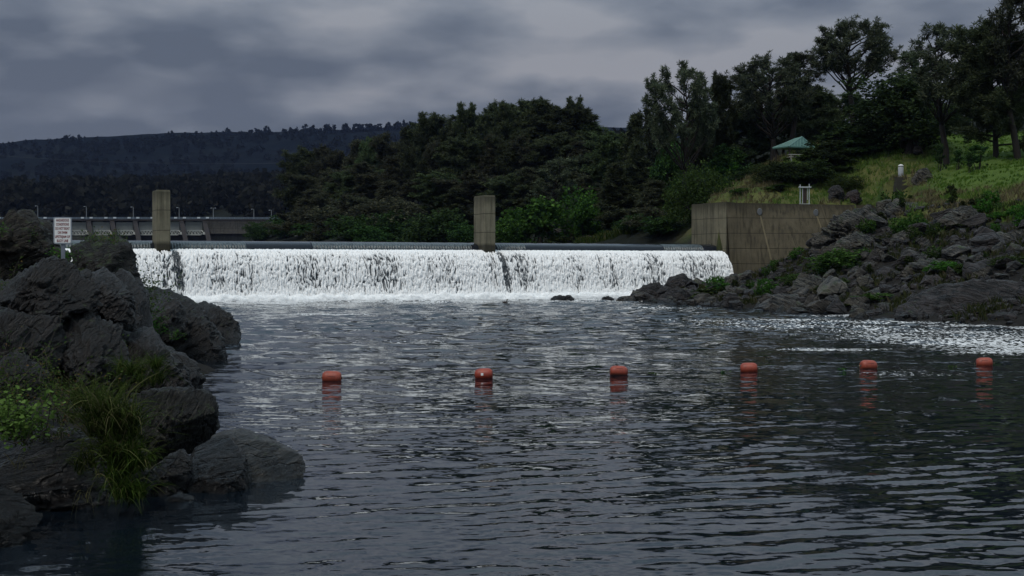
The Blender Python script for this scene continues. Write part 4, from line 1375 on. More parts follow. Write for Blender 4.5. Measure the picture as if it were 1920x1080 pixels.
T['olive'] = Proto('olive_shrub', lobed(24, 4.5, 7, 22, 9500, .22, .0, .09, .55, 1, 8), 'olive_leaf')
T['darkshrub'] = Proto('dark_shrub', lobed(25, 5, 5.5, 20, 8000, .25, .0, .09, .6, 1, 8), 'oak_leaf')
T['brown_thicket'] = Proto('dull_thicket', lobed(29, 6, 6, 20, 7000, .28, .0, .1, .5, 1, 10), 'pine_brown')
T['low'] = Proto('low_shrub', lobed(26, 1.4, 2.2, 10, 1500, .15, .0, .02, .6, 1, 5), 'green_leaf')
T['low2'] = Proto('low_shrub', lobed(27, 1.2, 1.6, 8, 1100, .14, .0, .02, .6, 1, 5), 'olive_leaf')
T['juniper'] = Proto('young_juniper', lobed(28, 2.6, 1.3, 14, 1800, .16, .03, .04, .45, 1.3, 4), 'oak_leaf')

right_trees = [
    ('fork1', 1275, 106, 200, 'spreading forked pine with bare limbs fanning out, first tall one right of the wall', 116),
    ('dense2', 1355, 132, 207, 'rounded dense pine just right of the spreading forked pine', 86),
    ('fork2', 1445, 90, 212, 'open crowned forked pine with see-through limbs above the green roofed shelter', 128),
    ('open', 1500, 84, 216, 'thin topped pine behind and right of the shelter roof', 78),
    ('tall', 1602, 30, 194, 'tall lone pine with a wide crown rising left of the dark oak', 122),
    ('oak', 1697, 114, 180, 'massive dark round oak above the grassy slope', 172),
    ('open', 1716, 84, 205, 'thin pine peeping over the right shoulder of the oak', 70),
    ('fork3', 1776, 36, 166, 'slender forked pine with sky showing through, just right of the oak', 104),
    ('dense1', 1862, 22, 160, 'full dark pine with a straight trunk on the lawn near the right edge', 130),
    ('fork3', 1912, -22, 157, 'tallest pine, cut off by the top right corner', 110),
    ('dense2', 1985, -10, 165, 'dark pine cut off by the right edge', 130),
    ('dense2', 1840, 150, 200, 'dark pine filling the gap behind the two lawn pines', 120),
    ('dense1', 1400, 190, 232, 'dark pine low behind the open crowned forked pine', 100),
    ('dense2', 1470, 178, 238, 'dark cone shaped pine directly behind the shelter', 100),
    ('dense1', 1545, 172, 232, 'dark pine between the shelter and the tall lone pine', 100),
    ('dense2', 1640, 170, 228, 'dark pine behind the left side of the oak', 110),
    ('dense1', 1760, 190, 230, 'dark pine behind the right side of the oak', 110),
    ('dense1', 1330, 232, 236, 'dark pine low behind the spreading forked pine', 100),
    ('open', 1425, 128, 226, 'thin grey pine filling behind the open crowned forked pine', 84),
    ('dense1', 1520, 150, 226, 'ragged dark pine behind the shelter, close left of the tall lone pine', 90),
    ('dense2', 1310, 190, 226, 'dark pine behind the trunk of the spreading forked pine', 96),
    ('dense2', 1930, 140, 220, 'dark pine behind the tallest pine at the right edge', 140),
    ('oak2', 1590, 226, 186, 'dark bushy oak covering the right side of the green roofed shelter', 118),
    ('spire', 1181, 197, 236, 'pointed conifer on the skyline left of the spreading forked pine', 74),
    ('spire', 1223, 194, 244, 'thin spire of a conifer, between the pointed conifer and forked pine', 40),
    ('spire', 1247, 216, 246, 'short spire conifer tucked behind the spreading forked pine', 50),
    ('dense1', 1150, 238, 250, 'dark pine on the skyline left of the pointed conifer', 80),
    ('oak2', 1258, 246, 214, 'green leafy tree below the spreading forked pine', 80),
    ('dense3', 1205, 262, 226, 'dark conifer above the left end of the wall', 84),
    ('dense3', 1165, 300, 222, 'dark conifer on the bank between second pier and wall', 90),
    ('brown2', 1225, 335, 205, 'dull bushy pine standing right behind the abutment corner', 80),
]
for k, px, top, D, lab, w in right_trees:
    plant(T[k], px, top, D, lab, width=w)
for k, px, top, D, lab, w in (
        ('olive', 1306, 288, 182, 'large rounded olive green shrub above the left end of the wing wall', 128),
        ('oak2', 1548, 262, 181, 'dark bush hiding the lower right of the shelter, above the white gate frame', 104),
        ('oak2', 1622, 248, 183, 'wide dark bush at the left foot of the massive oak', 110),
        ('oak2', 1520, 296, 174, 'dark bush directly behind the white gate frame', 84),
        ('olive', 1448, 296, 181, 'dark olive bush on the grass just below left of the shelter', 84),
        ('olive', 1585, 322, 171, 'low olive bush behind the reddish boulder on the fill', 76),
        ('oak2', 1368, 268, 206, 'dark bush at the top of the dry grass under the pines', 90),
        ('darkshrub', 1478, 300, 176, 'dark shrub on the slope between the shelter and white gate frame', 96),
        ('darkshrub', 1556, 312, 178, 'dark shrub behind the boulders on the wing wall fill', 90),
        ('darkshrub', 1620, 290, 184, 'dark shrub at the foot of the bushy oak on the grassy slope', 80),
        ('darkshrub', 1400, 318, 192, 'dark shrub at the top of the dry grass left of the shelter', 70),
        ('shrub', 1360, 300, 205, 'dim green shrub between the olive shrub and the pines', 60)):
    plant(T[k], px, top, D, lab, 'shrub', width=w)
for px, top, D, lab, w in ((1763, 268, 158, 'small dark juniper left of four on the lawn', 22), (1797, 280, 157, 'small dark juniper second of four on the lawn', 20), (1818, 286, 152, 'narrow dark juniper third of four on the lawn', 16), (1834, 270, 154, 'widest dark juniper, the right one of four on the lawn', 34)):
    plant(T['juniper'], px, top, D, lab, 'shrub', 'young junipers on the lawn', width=w)

# wood across the reservoir
wood = [('dense1', 575, 268, 400), ('brown1', 612, 264, 390), ('brown2', 655, 258, 380), ('dense2', 690, 256, 370), ('brown1', 735, 246, 360), ('dense3', 765, 232, 350),
        ('dense1', 806, 207, 330), ('dense2', 838, 205, 325), ('open', 868, 212, 330), ('dense2', 905, 186, 320), ('dense1', 935, 184, 315), ('dense2', 965, 192, 310),
        ('dense1', 992, 180, 318), ('dense3', 1022, 184, 310), ('dense2', 1050, 176, 308), ('dense1', 1078, 192, 305), ('dense3', 1100, 222, 300), ('brown1', 1125, 256, 290),
        ('brown1', 590, 310, 352), ('brown2', 630, 318, 345), ('dense1', 672, 305, 330), ('brown1', 712, 300, 322), ('brown2', 752, 290, 315), ('dense2', 790, 268, 305),
        ('brown1', 830, 260, 300), ('dense1', 872, 250, 292), ('brown2', 915, 248, 288), ('dense2', 955, 245, 285), ('brown1', 1000, 250, 282), ('dense1', 1045, 245, 280), ('brown2', 1085, 262, 275), ('dense2', 1122, 290, 262),
        ('brown2', 570, 352, 330), ('brown1', 615, 358, 318), ('brown2', 655, 360, 305), ('brown1', 695, 352, 298), ('brown2', 738, 335, 295), ('brown1', 782, 330, 282), ('dense1', 825, 318, 275), ('brown1', 868, 320, 270),
        ('brown1', 910, 312, 268), ('dense1', 955, 320, 262), ('brown2', 1000, 312, 262), ('brown1', 1090, 318, 255), ('brown1', 1140, 340, 242), ('dense3', 850, 350, 268), ('brown1', 560, 395, 345), ('brown2', 600, 402, 310), ('brown1', 640, 398, 296), ('brown2', 690, 405, 284), ('brown1', 1185, 370, 225)]
for i, (k, px, top, D) in enumerate(wood):
    tier = 'skyline' if i < 18 else ('middle' if i < 32 else 'front')
    side = 'left half' if px < 780 else 'right half'
    lab = {'skyline': 'dark pine on the skyline of the wood', 'middle': 'dull pine in the middle of the wood', 'front': 'low brownish pine at the front of the wood'}[tier]
    lab += ' left of the green shrubs' if side == 'left half' else ' behind the second pier'
    plant(T[k], px, top, D, lab, 'tree', '%s pines of the wood, %s' % (tier, side), width=None if False else random.uniform(66, 104) * (1.05 if tier == 'skyline' and px > 780 else .95))
plant(T['open'], 1040, 288, 236, 'pale grey green young pine standing in front of the wood, right of the second pier', 'tree', width=66)
for k, px, top, D, lab, w in (
        ('shrub2', 1000, 366, 228, 'bright green leafy shrub right of the second pier on the far shore', 96),
        ('shrub', 1085, 344, 232, 'bright green shrub above the pale ledges on the far shore', 84),
        ('shrub', 960, 400, 226, 'dim green shrub directly right of the second pier', 80),
        ('darkshrub', 815, 388, 248, 'broad green shrub on the far shore left of the second pier', 124),
        ('darkshrub', 870, 412, 244, 'dark green shrub tucked against the left of the second pier', 70),
        ('darkshrub', 484, 414, 420, 'round dark tree at the right end of the gated dam', 52),
        ('shrub', 580, 428, 345, 'small green shrub on the far water edge between the piers', 36),
        ('shrub', 524, 420, 420, 'small grey green shrub right of the round dark tree by the gated dam', 40),
        ('darkshrub', 1160, 385, 232, 'dark shrub above the broken ledges on the far shore', 60),
        ('low', 1130, 428, 225, 'low green bush among the broken far shore ledges', 40),
        ('low', 1180, 430, 212, 'low green bush on the far shore near the abutment', 44),
        ('low', 1245, 425, 200, 'low green bush at the abutment corner on the far shore', 40),
        ('low2', 1050, 440, 226, 'low olive bush below the pale far shore ledge', 40),
        ('darkshrub', 665, 400, 264, 'dark thicket on the far slope above the nearer low one', 100),
        ('darkshrub', 725, 392, 264, 'dark thicket on the far slope left of the broad green shrub', 90),
        ('darkshrub', 545, 402, 405, 'dark thicket just right of the far dam', 90),
        ('darkshrub', 600, 415, 320, 'dark thicket at the left end of the far slope', 90),
        ('darkshrub', 1245, 405, 186, 'dark thicket against the back of the abutment', 90),
        ('darkshrub', 1190, 400, 198, 'dark thicket left of the abutment on the far bank', 70),
        ('darkshrub', 1120, 395, 240, 'dark thicket above the broken far shore ledge', 90),
        ('darkshrub', 700, 418, 260, 'dark low thicket on the far shore midway between the piers', 90),
        ('darkshrub', 640, 418, 300, 'dark low thicket on the far shore nearer the left pier', 90),
        ('brown_thicket', 690, 372, 268, 'dull brown leaved thicket at the front of the wood, left of the broad green shrub', 110),
        ('brown_thicket', 755, 366, 266, 'dull thicket directly above the broad green shrub', 100),
        ('brown_thicket', 630, 380, 310, 'dull thicket at the front of the wood between the piers', 100),
        ('brown_thicket', 590, 385, 325, 'dull thicket at the left end of the wood by the gated dam', 90),
        ('brown_thicket', 1215, 385, 194, 'dull thicket close left of the abutment', 80),
        ('darkshrub', 760, 415, 262, 'dark low thicket beside the broad green shrub on the far shore', 60)):
    plant(T[k], px, top, D, lab, 'shrub', width=w)

# shrubs on the right bank rubble
for k, px, top, D, lab, w in (
        ('shrub', 1578, 462, 124, 'bushy green shrub in the rubble below the wing wall', 100),
        ('low', 1490, 512, 128, 'low green bush in the rubble below the foot of the wing wall', 60),
        ('low', 1350, 520, 132, 'leafy bush on the point among dark boulders', 60),
        ('low2', 1325, 540, 128, 'dark mossy bush low on the point near the water', 50),
        ('low', 1560, 535, 113, 'green bush among boulders above the middle of the right shore', 70),
        ('low', 1640, 548, 103, 'green bush at the left foot of the dome rock', 70),
        ('low2', 1600, 562, 103, 'low bush at the water edge left of the dome rock', 60),
        ('shrub', 1770, 488, 106, 'green shrub above the dome rock', 60),
        ('low', 1815, 500, 102, 'low green bush on the upper left of the dome rock', 56),
        ('shrub', 1900, 478, 99, 'green shrub at the right edge above the dome rock', 70),
        ('low', 1672, 350, 150, 'green bush below the stone steps', 56),
        ('low2', 1730, 440, 121, 'grey olive bush in the middle of the right bank', 46),
        ('low', 1870, 396, 122, 'low green bush on the upper right bank', 60),
        ('low2', 1800, 420, 121, 'small olive bush on the upper right bank left of the low green one', 50),
        ('low2', 1425, 528, 130, 'small bush among boulders in the middle of the point', 50),
        ('low', 1785, 590, 88, 'small green bush growing in a crack of the dome rock', 30),
        ('low2', 1455, 345, 172, 'low bush in the dry grass left of the white gate frame', 40),
        ('low', 1385, 352, 173, 'low green bush in the dry grass behind the wing wall corner', 40),
        ('low2', 1680, 380, 142, 'low bush beside the broken grey ledge', 50)):
    plant(T[k], px, top, D, lab, 'shrub', width=w)

r = np.random.default_rng(31)
k_ = 0
while k_ < 80:
    x, y = r.uniform(12, 46), r.uniform(86, 150)
    z = G(x, y)
    px, py = to_px(x, y, z)
    if not (.5 < z < 10) or px > 1960 or px < 1330 or not in_front_of_wall(x, y) or (px > 1650 and py > 535):
        continue
    k_ += 1
    nm = ('low', 'low2')[k_ % 2]
    o = thing(T[nm].kind, 'small green bush growing among the boulders of the right bank' if nm == 'low' else 'small olive bush growing among the boulders of the right bank', 'shrub', (x, y, z), r.uniform(0, 6.28), 'bushes among the right bank boulders')
    sc3 = r.uniform(.45, 1.1)
    o.scale = (sc3, sc3, sc3 * r.uniform(.8, 1.2))
    obj('trunk', T[nm].trunk, o)
    obj('crown', T[nm].crown, o)

# ------------------------------------------------------------------ grass on the right slopes (uncountable)
def blades(X, Y, Z, r, h, w, k):
    n = len(X) * k
    bx, by, bz = np.repeat(X, k) + r.normal(size=n) * h * .25, np.repeat(Y, k) + r.normal(size=n) * h * .25, np.repeat(Z, k)
    a = r.uniform(0, 6.28, n)
    L = h * r.uniform(.5, 1.2, n)
    le = r.uniform(.1, .6, n)
    dx, dy = np.cos(a), np.sin(a)
    sx, sy = -dy * w, dx * w
    b = np.stack([bx, by, bz - .05], 1)
    m = b + np.stack([dx * le * L * .3, dy * le * L * .3, L * .6], 1)
    t = b + np.stack([dx * le * L, dy * le * L, L], 1)
    s = np.stack([sx, sy, 0 * sx], 1)
    V = np.stack([b - s, b + s, m + s * .7, t, m - s * .7], 1).reshape(-1, 3)
    return V, np.arange(n * 5).reshape(n, 5)


r = np.random.default_rng(9)
n = 16000
y = r.uniform(108, 222, n)
x = r.uniform(.1, .42, n) * y
z = Gv(x, y)
gw = grass_w(x, y, z)
q = np.stack([x, y, 0 * x], 1)
ok = (gw > r.uniform(0, 1, n)) & (z > 6)
ok &= np.array([(in_front_of_wall(a, b) or c > 9.3) for a, b, c in zip(x, y, z)])
lawn = (x / y > .295) & (z > 11)
dry = fbm(q / 14 + 3, 3) + .5 * (x / y < .19) + .35 * ((x / y > .29) & (z < 11)) - .1
for nm, sel, mt in (('meadow_grass', ok & (dry < .12) & ~lawn, 'grass_green'), ('dry_grass', ok & (dry >= .12) & ~lawn, 'grass_dry'), ('lawn_grass', ok & lawn, 'grass_lawn')):
    V, F = blades(x[sel], y[sel], z[sel], r, .3 if mt == 'grass_lawn' else .55, .035, 7)
    tag(obj(nm, mk(nm, V, F, M[mt])), {'grass_green': 'rough green grass', 'grass_dry': 'rough dry yellow grass', 'grass_lawn': 'short bright green grass'}[mt] + ' covering the right hillside', 'grass', None, 'stuff')
# reeds and grass at the far shore
n = 900
px_ = r.uniform(1080, 1290, n)
D_ = 212 - (px_ - 1080) * .09 + r.uniform(-6, 14, n)
x = (px_ - CX) / FPX * D_
z = Gv(x, D_)
V, F = blades(x, D_, z, r, 1.1, .05, 7)
tag(obj('shore_grass', mk('shore_grass', V, F, M['grass_shore'])), 'rough green grass along the far shore left of the abutment', 'grass', None, 'stuff')
x = r.uniform(5, 46, 5000)
y = r.uniform(84, 152, 5000)
z = Gv(x, y)
ok = (z > .2) & (z < 9) & (fbm(np.stack([x, y, 0 * x], 1) / 4, 2) > .05) & np.array([in_front_of_wall(a, b) for a, b in zip(x, y)])
ok &= ((x - A0[0]) * TV[0] + (y - A0[1]) * TV[1]) > 3
V, F = blades(x[ok], y[ok], z[ok], r, .55, .035, 12)
tag(obj('rubble_grass', mk('rubble_grass', V, F, M['grass_shore'])), 'tufts of grass between the boulders of the right bank', 'grass', None, 'stuff')

# ------------------------------------------------------------------ hills and far wood
def build_hills():
    nr, nc = 120, 300
    X = np.linspace(-2600, 2600, nc)
    Yv = np.linspace(0, 1, nr)
    prof = np.array([(-1500, 300), (-400, 278), (0, 270), (60, 262), (148, 258), (330, 250), (480, 249), (600, 246), (700, 241), (760, 236), (900, 228), (1100, 240), (1500, 235), (2200, 250), (3500, 260)], float)
    V = []
    for t in Yv:
        D = 1400 + 1700 * t
        for x in X:
            px = CX + FPX * x / 3100
            crest = EYE + (HOR - np.interp(px, prof[:, 0], prof[:, 1])) * 3100 / FPX
            V.append((x * D / 3100, D, 20 + (crest - 20) * (t ** 1.15)))
    V = np.array(V)
    tt = np.repeat(Yv, nc)
    k = np.sin(math.pi * np.clip(tt, 0, 1)) * 1.0
    V[:, 2] += 38 * fbm(V * np.array([1 / 420, 1 / 420, 0]), 4) * k + 3.0 * fbm(V * np.array([1 / 60, 1 / 60, 0]), 3)
    me = mk('hills', V, grid_faces(nr, nc), None, True)
    t = NT('hills')
    v = t.n('NewGeometry').outputs['Position']
    n1 = t.noise(v, .0045, 6, .62)
    n2 = t.noise(v, .03, 6, .7)
    c = t.mix(t.mr(n1, .42, .64), (.005, .008, .010), (.015, .017, .016))
    c = t.mix(t.mr(n2, .4, .62), (.005, .007, .009), c)
    me.materials.append(t.pbr(c, 1, t.bump(n2, 1, 12), spec=0))
    tag(obj('hills', me), kind='structure')
    return prof


HP = build_hills()
r = np.random.default_rng(21)


def blob_crowns(X, Y, Z, H, r, k=46, size=.34):
    """many small distant crowns, each a ragged cloud of leaf faces"""
    C, S = [], []
    for x, y, z, h in zip(X, Y, Z, H):
        d = r.normal(size=(k, 3))
        d /= np.linalg.norm(d, axis=1)[:, None]
        rr = r.uniform(.5, 1, k)[:, None]
        w = h * r.uniform(.3, .42)
        C.append(np.array([x, y, z + h * .52]) + d * rr * np.array([w, w, h * .5]))
        S.append(np.full(k, h * size))
    C = np.concatenate(C)
    S = np.concatenate(S)
    n = len(C)
    d = r.normal(size=(n, 3))
    d /= np.linalg.norm(d, axis=1)[:, None]
    s = np.cross(d, r.normal(size=(n, 3)))
    s /= np.linalg.norm(s, axis=1)[:, None]
    L = (S * r.uniform(.6, 1.2, n))[:, None]
    V = np.stack([C - d * L * .5, C + s * L * .4, C + d * L * .5, C - s * L * .4], 1).reshape(-1, 3)
    return V, np.arange(n * 4).reshape(n, 4)


n = 1350
D_ = r.uniform(880, 1380, n)
px_ = r.uniform(-120, 1250, n)
D_[:140] = r.uniform(820, 900, 140)
px_[:140] = r.uniform(470, 680, 140)
x = (px_ - CX) / FPX * D_
z = Gv(x, D_)
V, F = blob_crowns(x, D_, z - 1, r.uniform(9, 19, n), r, 60)
tag(obj('far_wood', mk('far_wood', V, F, M['valley_leaf'])), 'distant wood filling the valley beyond the gated dam', 'wood', None, 'stuff')
# scattered tree cover on the hill side, and single trees on its crest
n = 2600
D_ = r.uniform(1500, 2930, n)
px_ = r.uniform(-120, 1250, n)
tt = (D_ - 1400) / 1700
x = (px_ - CX) / FPX * D_
crest = EYE + (HOR - np.interp(px_, HP[:, 0], HP[:, 1])) * 3100 / FPX
z = 20 + (crest - 20) * tt ** 1.15
xs = np.stack([x, D_, 0 * x], 1)
k_ = np.sin(math.pi * np.clip(tt, 0, 1))
z = z + 38 * fbm(xs / 420, 4) * k_ + 3 * fbm(xs / 60, 3)
ok = fbm(xs / 260 + 8, 3) > -.25
hh = r.uniform(9, 20, n)
# the crest is wooded towards its right end
m_ = 330
px_c = r.uniform(420, 860, m_) if False else 420 + 440 * r.uniform(0, 1, m_) ** .7
px_c = px_c + 7 * np.sin(px_c * .9)
cy_ = np.interp(px_c, HP[:, 0], HP[:, 1]) + 2.0
cr = np.array([P(a, b, 3040) for a, b in zip(px_c, cy_)])
x, D_, z, hh, ok = np.concatenate([x, cr[:, 0]]), np.concatenate([D_, cr[:, 1]]), np.concatenate([z, cr[:, 2] - 2]), np.concatenate([hh, r.gamma(2.2, 2.6, m_) + 4]), np.concatenate([ok, np.ones(m_, bool)])
V, F = blob_crowns(x[ok], D_[ok], z[ok] - 2, hh[ok], r, 30, .42)
tag(obj('hill_wood', mk('hill_wood', V, F, M['far_leaf'])), 'dark tree cover scattered over the distant hillside', 'wood', None, 'stuff')
Vp, Fp = blob_crowns([0], [0], [0], [1], np.random.default_rng(4), 150, .3)
far_tree = mk('ridge_tree', Vp, Fp, M['far_leaf'])
for px, hp, lab in [(148, 11, 'round tree standing alone on the distant ridge, leftmost there'), (136, 5, None), (159, 5, None), (183, 4, None), (316, 8, 'left one of the close pair of trees on the distant ridge'), (322.5, 10, 'right one of the close pair of trees on the distant ridge'), (347, 4, None), (378, 6, None), (406, 9, 'rounded tree on the distant ridge right of the close pair'), (545, 15, 'tallest bare looking tree on the distant ridge above the left wood'), (757, 20, 'narrow tower-like tree at the right end of the distant ridge')]:
    D = 3060
    y = np.interp(px, HP[:, 0], HP[:, 1])
    q = P(px, y + 3, D)
    h = (hp * .62 + 2) * D / FPX
    o = obj('ridge_tree', far_tree, None, q)
    o.scale = (h * random.uniform(.8, 1.3) * (.45 if px == 757 else 1), h, h)
    o.rotation_euler = (0, 0, random.uniform(0, 6))
    tag(o, lab or 'small dark tree in the row along the distant ridge', 'tree', 'trees along the distant ridge')

# ------------------------------------------------------------------ gated dam far upstream
def build_far_dam():
    D = 800.0
    mC = concrete('far_dam_concrete', (.10, .092, .08), 33, 3.0)
    mD = plain('far_pier_concrete', (.036, .031, .03), .9, 0, .4, .3)
    mG = plain('gate_steel', (.34, .34, .31), .6, 0, .25, .5)
    mR = plain('rail_steel', (.16, .2, .25), .6)
    mW = plain('white_housing', (.6, .64, .68), .5)
    mX = plain('trunnion_paint', (.5, .5, .46), .6)
    x_of = lambda px: (px - CX) / FPX * D
    z_of = lambda py: P(0, py, D)[2]
    xl, xr, xe = x_of(-70), x_of(386), x_of(640)
    root = thing('gated_dam', 'distant grey dam with a row of pale radial gates under a bridge deck', 'dam', (x_of(250), D, 5))
    o0 = np.array([x_of(250), D, 5])
    zd, zb = z_of(411), z_of(414)
    mb = MB()
    mb.box((xl, D - 1.2, zb), (xe, D + 6, zd))
    mb.V = [v - o0 for v in mb.V]
    obj('bridge_deck', mb.mesh('bridge_deck', mD), root)
    mb = MB()
    mb.box((xl, D - 2.9, zd), (xe, D - 2.7, zd + .35))
    mb.box((xl, D - 2.9, zd + .75), (xe, D - 2.7, zd + 1.05))
    for q in np.arange(xl, xe, 2.6):
        mb.box((q, D - 2.88, zd + .3), (q + .16, D - 2.72, zd + .8))
    mb.V = [v - o0 for v in mb.V]
    obj('railing', mb.mesh('railing', mR), root)
    # overflow body below the gates and blind wall right of them
    mb = MB()
    mb.box((xl, D + 2, -2), (xr, D + 8, z_of(440)))
    mb.V = [v - o0 for v in mb.V]
    obj('spillway', mb.mesh('spillway', plain('spillway_dark', (.02, .019, .019), .9)), root)
    mb = MB()
    mb.box((xr + .05, D - 1, z_of(437)), (xe, D + 5, zb - .01))
    mb.box((xr + .05, D - 2.2, z_of(438.5)), (xe, D + 5, z_of(437) - .01))
    mb.box((xr + .05, D + .5, -2), (xe, D + 5, z_of(438.5) - .01))
    mb.V = [v - o0 for v in mb.V]
    obj('blind_wall', mb.mesh('blind_wall', mC), root)
    xs = [x_of(p) for p in (-52, -9, 34, 77, 120, 163, 207, 250, 293, 337, 380)]
    for i, xx in enumerate(xs):
        mb = MB()
        # buttress-shaped pier: narrow at the deck, stepping out downstream and to the right below
        z1, z0 = zb - .01, z_of(452)
        c = [(xx, D - 3, z0), (xx, D + 6, z0), (xx, D + 6, z1), (xx, D - 1, z1)]
        sh = 5.0
        A_ = [(xx + sh * (.9 if p[2] == z0 else 0) * (1 if p[1] < D else .2), p[1] - (7 if p[2] == z0 and p[1] < D else 0), p[2]) for p in c]
        B_ = [(a + 2.6, b, cc) for a, b, cc in A_]
        mb.add(np.array(A_ + B_) - o0, [(0, 1, 2, 3), (7, 6, 5, 4), (0, 4, 5, 1), (1, 5, 6, 2), (2, 6, 7, 3), (3, 7, 4, 0)])
        obj('pier', mb.mesh('pier', mD), root)
        if i < len(xs) - 1:
            a, b = xx + 3.2, xs[i + 1] - .3
            zt, zm, zl = z_of(416.8), z_of(431), z_of(441)
            mb = MB()
            mb.box((a, D + .6, zm), (b, D + 1.2, zt))
            for q in np.linspace(a, b - .12, 17):
                mb.box((q, D + .3, zm + .5), (q + .12, D + .598, zt - .5))
            mb.box((a, D + .1, zt - .7), (b, D + .598, zt))
            mb.V = [v - o0 for v in mb.V]
            g = obj('gate', mb.mesh('gate', mG), root)
            mb = MB()
            mb.box((a, D + .2, zm - .6), (b + .6, D + .59, zm - .15))
            mb.box((a, D + .2, zl), (b - .2, D + .59, zl + .45))
            for q in np.linspace(a, b - 2.2, 5):
                w_ = (b - a) / 5
                mb.tube([(q, D + .4, zl + .3), (q + w_ * .5, D + .4, zm - .3)], .24, 4)
                mb.tube([(q + w_ * .5, D + .4, zm - .3), (q + w_, D + .4, zl + .3)], .24, 4)
                mb.tube([(q, D + .42, zm - .3), (q + w_ * .5, D + .42, zl + .3)], .12, 4)
            mb.tube([(b - .5, D + .2, zm - .4), (b + 2.2, D - 4.2, z_of(437))], .22, 4)
            mb.tube([(b - .5, D + .2, zl + .4), (b + 2.2, D - 4.2, z_of(438))], .22, 4)
            mb.V = [v - o0 for v in mb.V]
            obj('truss', mb.mesh('truss', mX), g)
            mb = MB()
            mb.box((b + 1.7, D - 5, z_of(440)), (b + 3.0, D - 3.6, z_of(435)))
            mb.V = [v - o0 for v in mb.V]
            obj('trunnion', mb.mesh('trunnion', mX), g)
        for dx in (-2.2, 2.7):
            mb = MB()
            mb.box((xx + dx, D - 3.4, zd + .3), (xx + dx + 1.6, D - 2.95, zd + 1.1))
            mb.V = [v - o0 for v in mb.V]
            obj('rail_box', mb.mesh('rail_box', mW), root)
    # lamp posts
    mL = plain('lamp_post', (.2, .21, .22), .5)
    for j, (px, top, lab) in enumerate(((71, 386, 'lamp post on the far dam deck, left of the warning sign'), (162, 387, 'lamp post on the far dam deck, first right of the warning sign'), (250, 388, 'lamp post on the far dam deck, just left of the left concrete pier'), (336, 389, 'lamp post on the far dam deck, just right of the left concrete pier'), (400, 390, 'twin headed lamp post on the far dam deck above the end of the gates'), (476, 392, 'lamp post on the far dam deck above the round dark tree'), (509, 394, 'rightmost lamp post on the far dam deck'))):
        xx = x_of(px)
        zt = z_of(top)
        ro = thing('lamp_post', lab, 'lamp post', (xx, D + .5, zd), 0, 'lamp posts on the far dam')
        mb = MB().tube([(0, 0, 0), (0, 0, zt - zd - .3)], [.24, .17], 6)
        obj('pole', mb.mesh('pole', mL), ro)
        h = zt - zd
        mb = MB().tube([(0, 0, h - .4), (-.1, 0, h - .05), (-.5, 0, h + .05), (-.9, 0, h)], .12, 5)
        if px == 400:
            mb.tube([(0, 0, h - .4), (.1, 0, h - .05), (.5, 0, h + .05), (.9, 0, h)], .12, 5)
        obj('arm', mb.mesh('arm', mL), ro)
        mb = MB().box((-1.5, -.2, h - .12), (-.8, .2, h + .08))
        if px == 400:
            mb.box((.8, -.2, h - .12), (1.5, .2, h + .08))
        obj('lamp_head', mb.mesh('lamp_head', mW), ro)


build_far_dam()

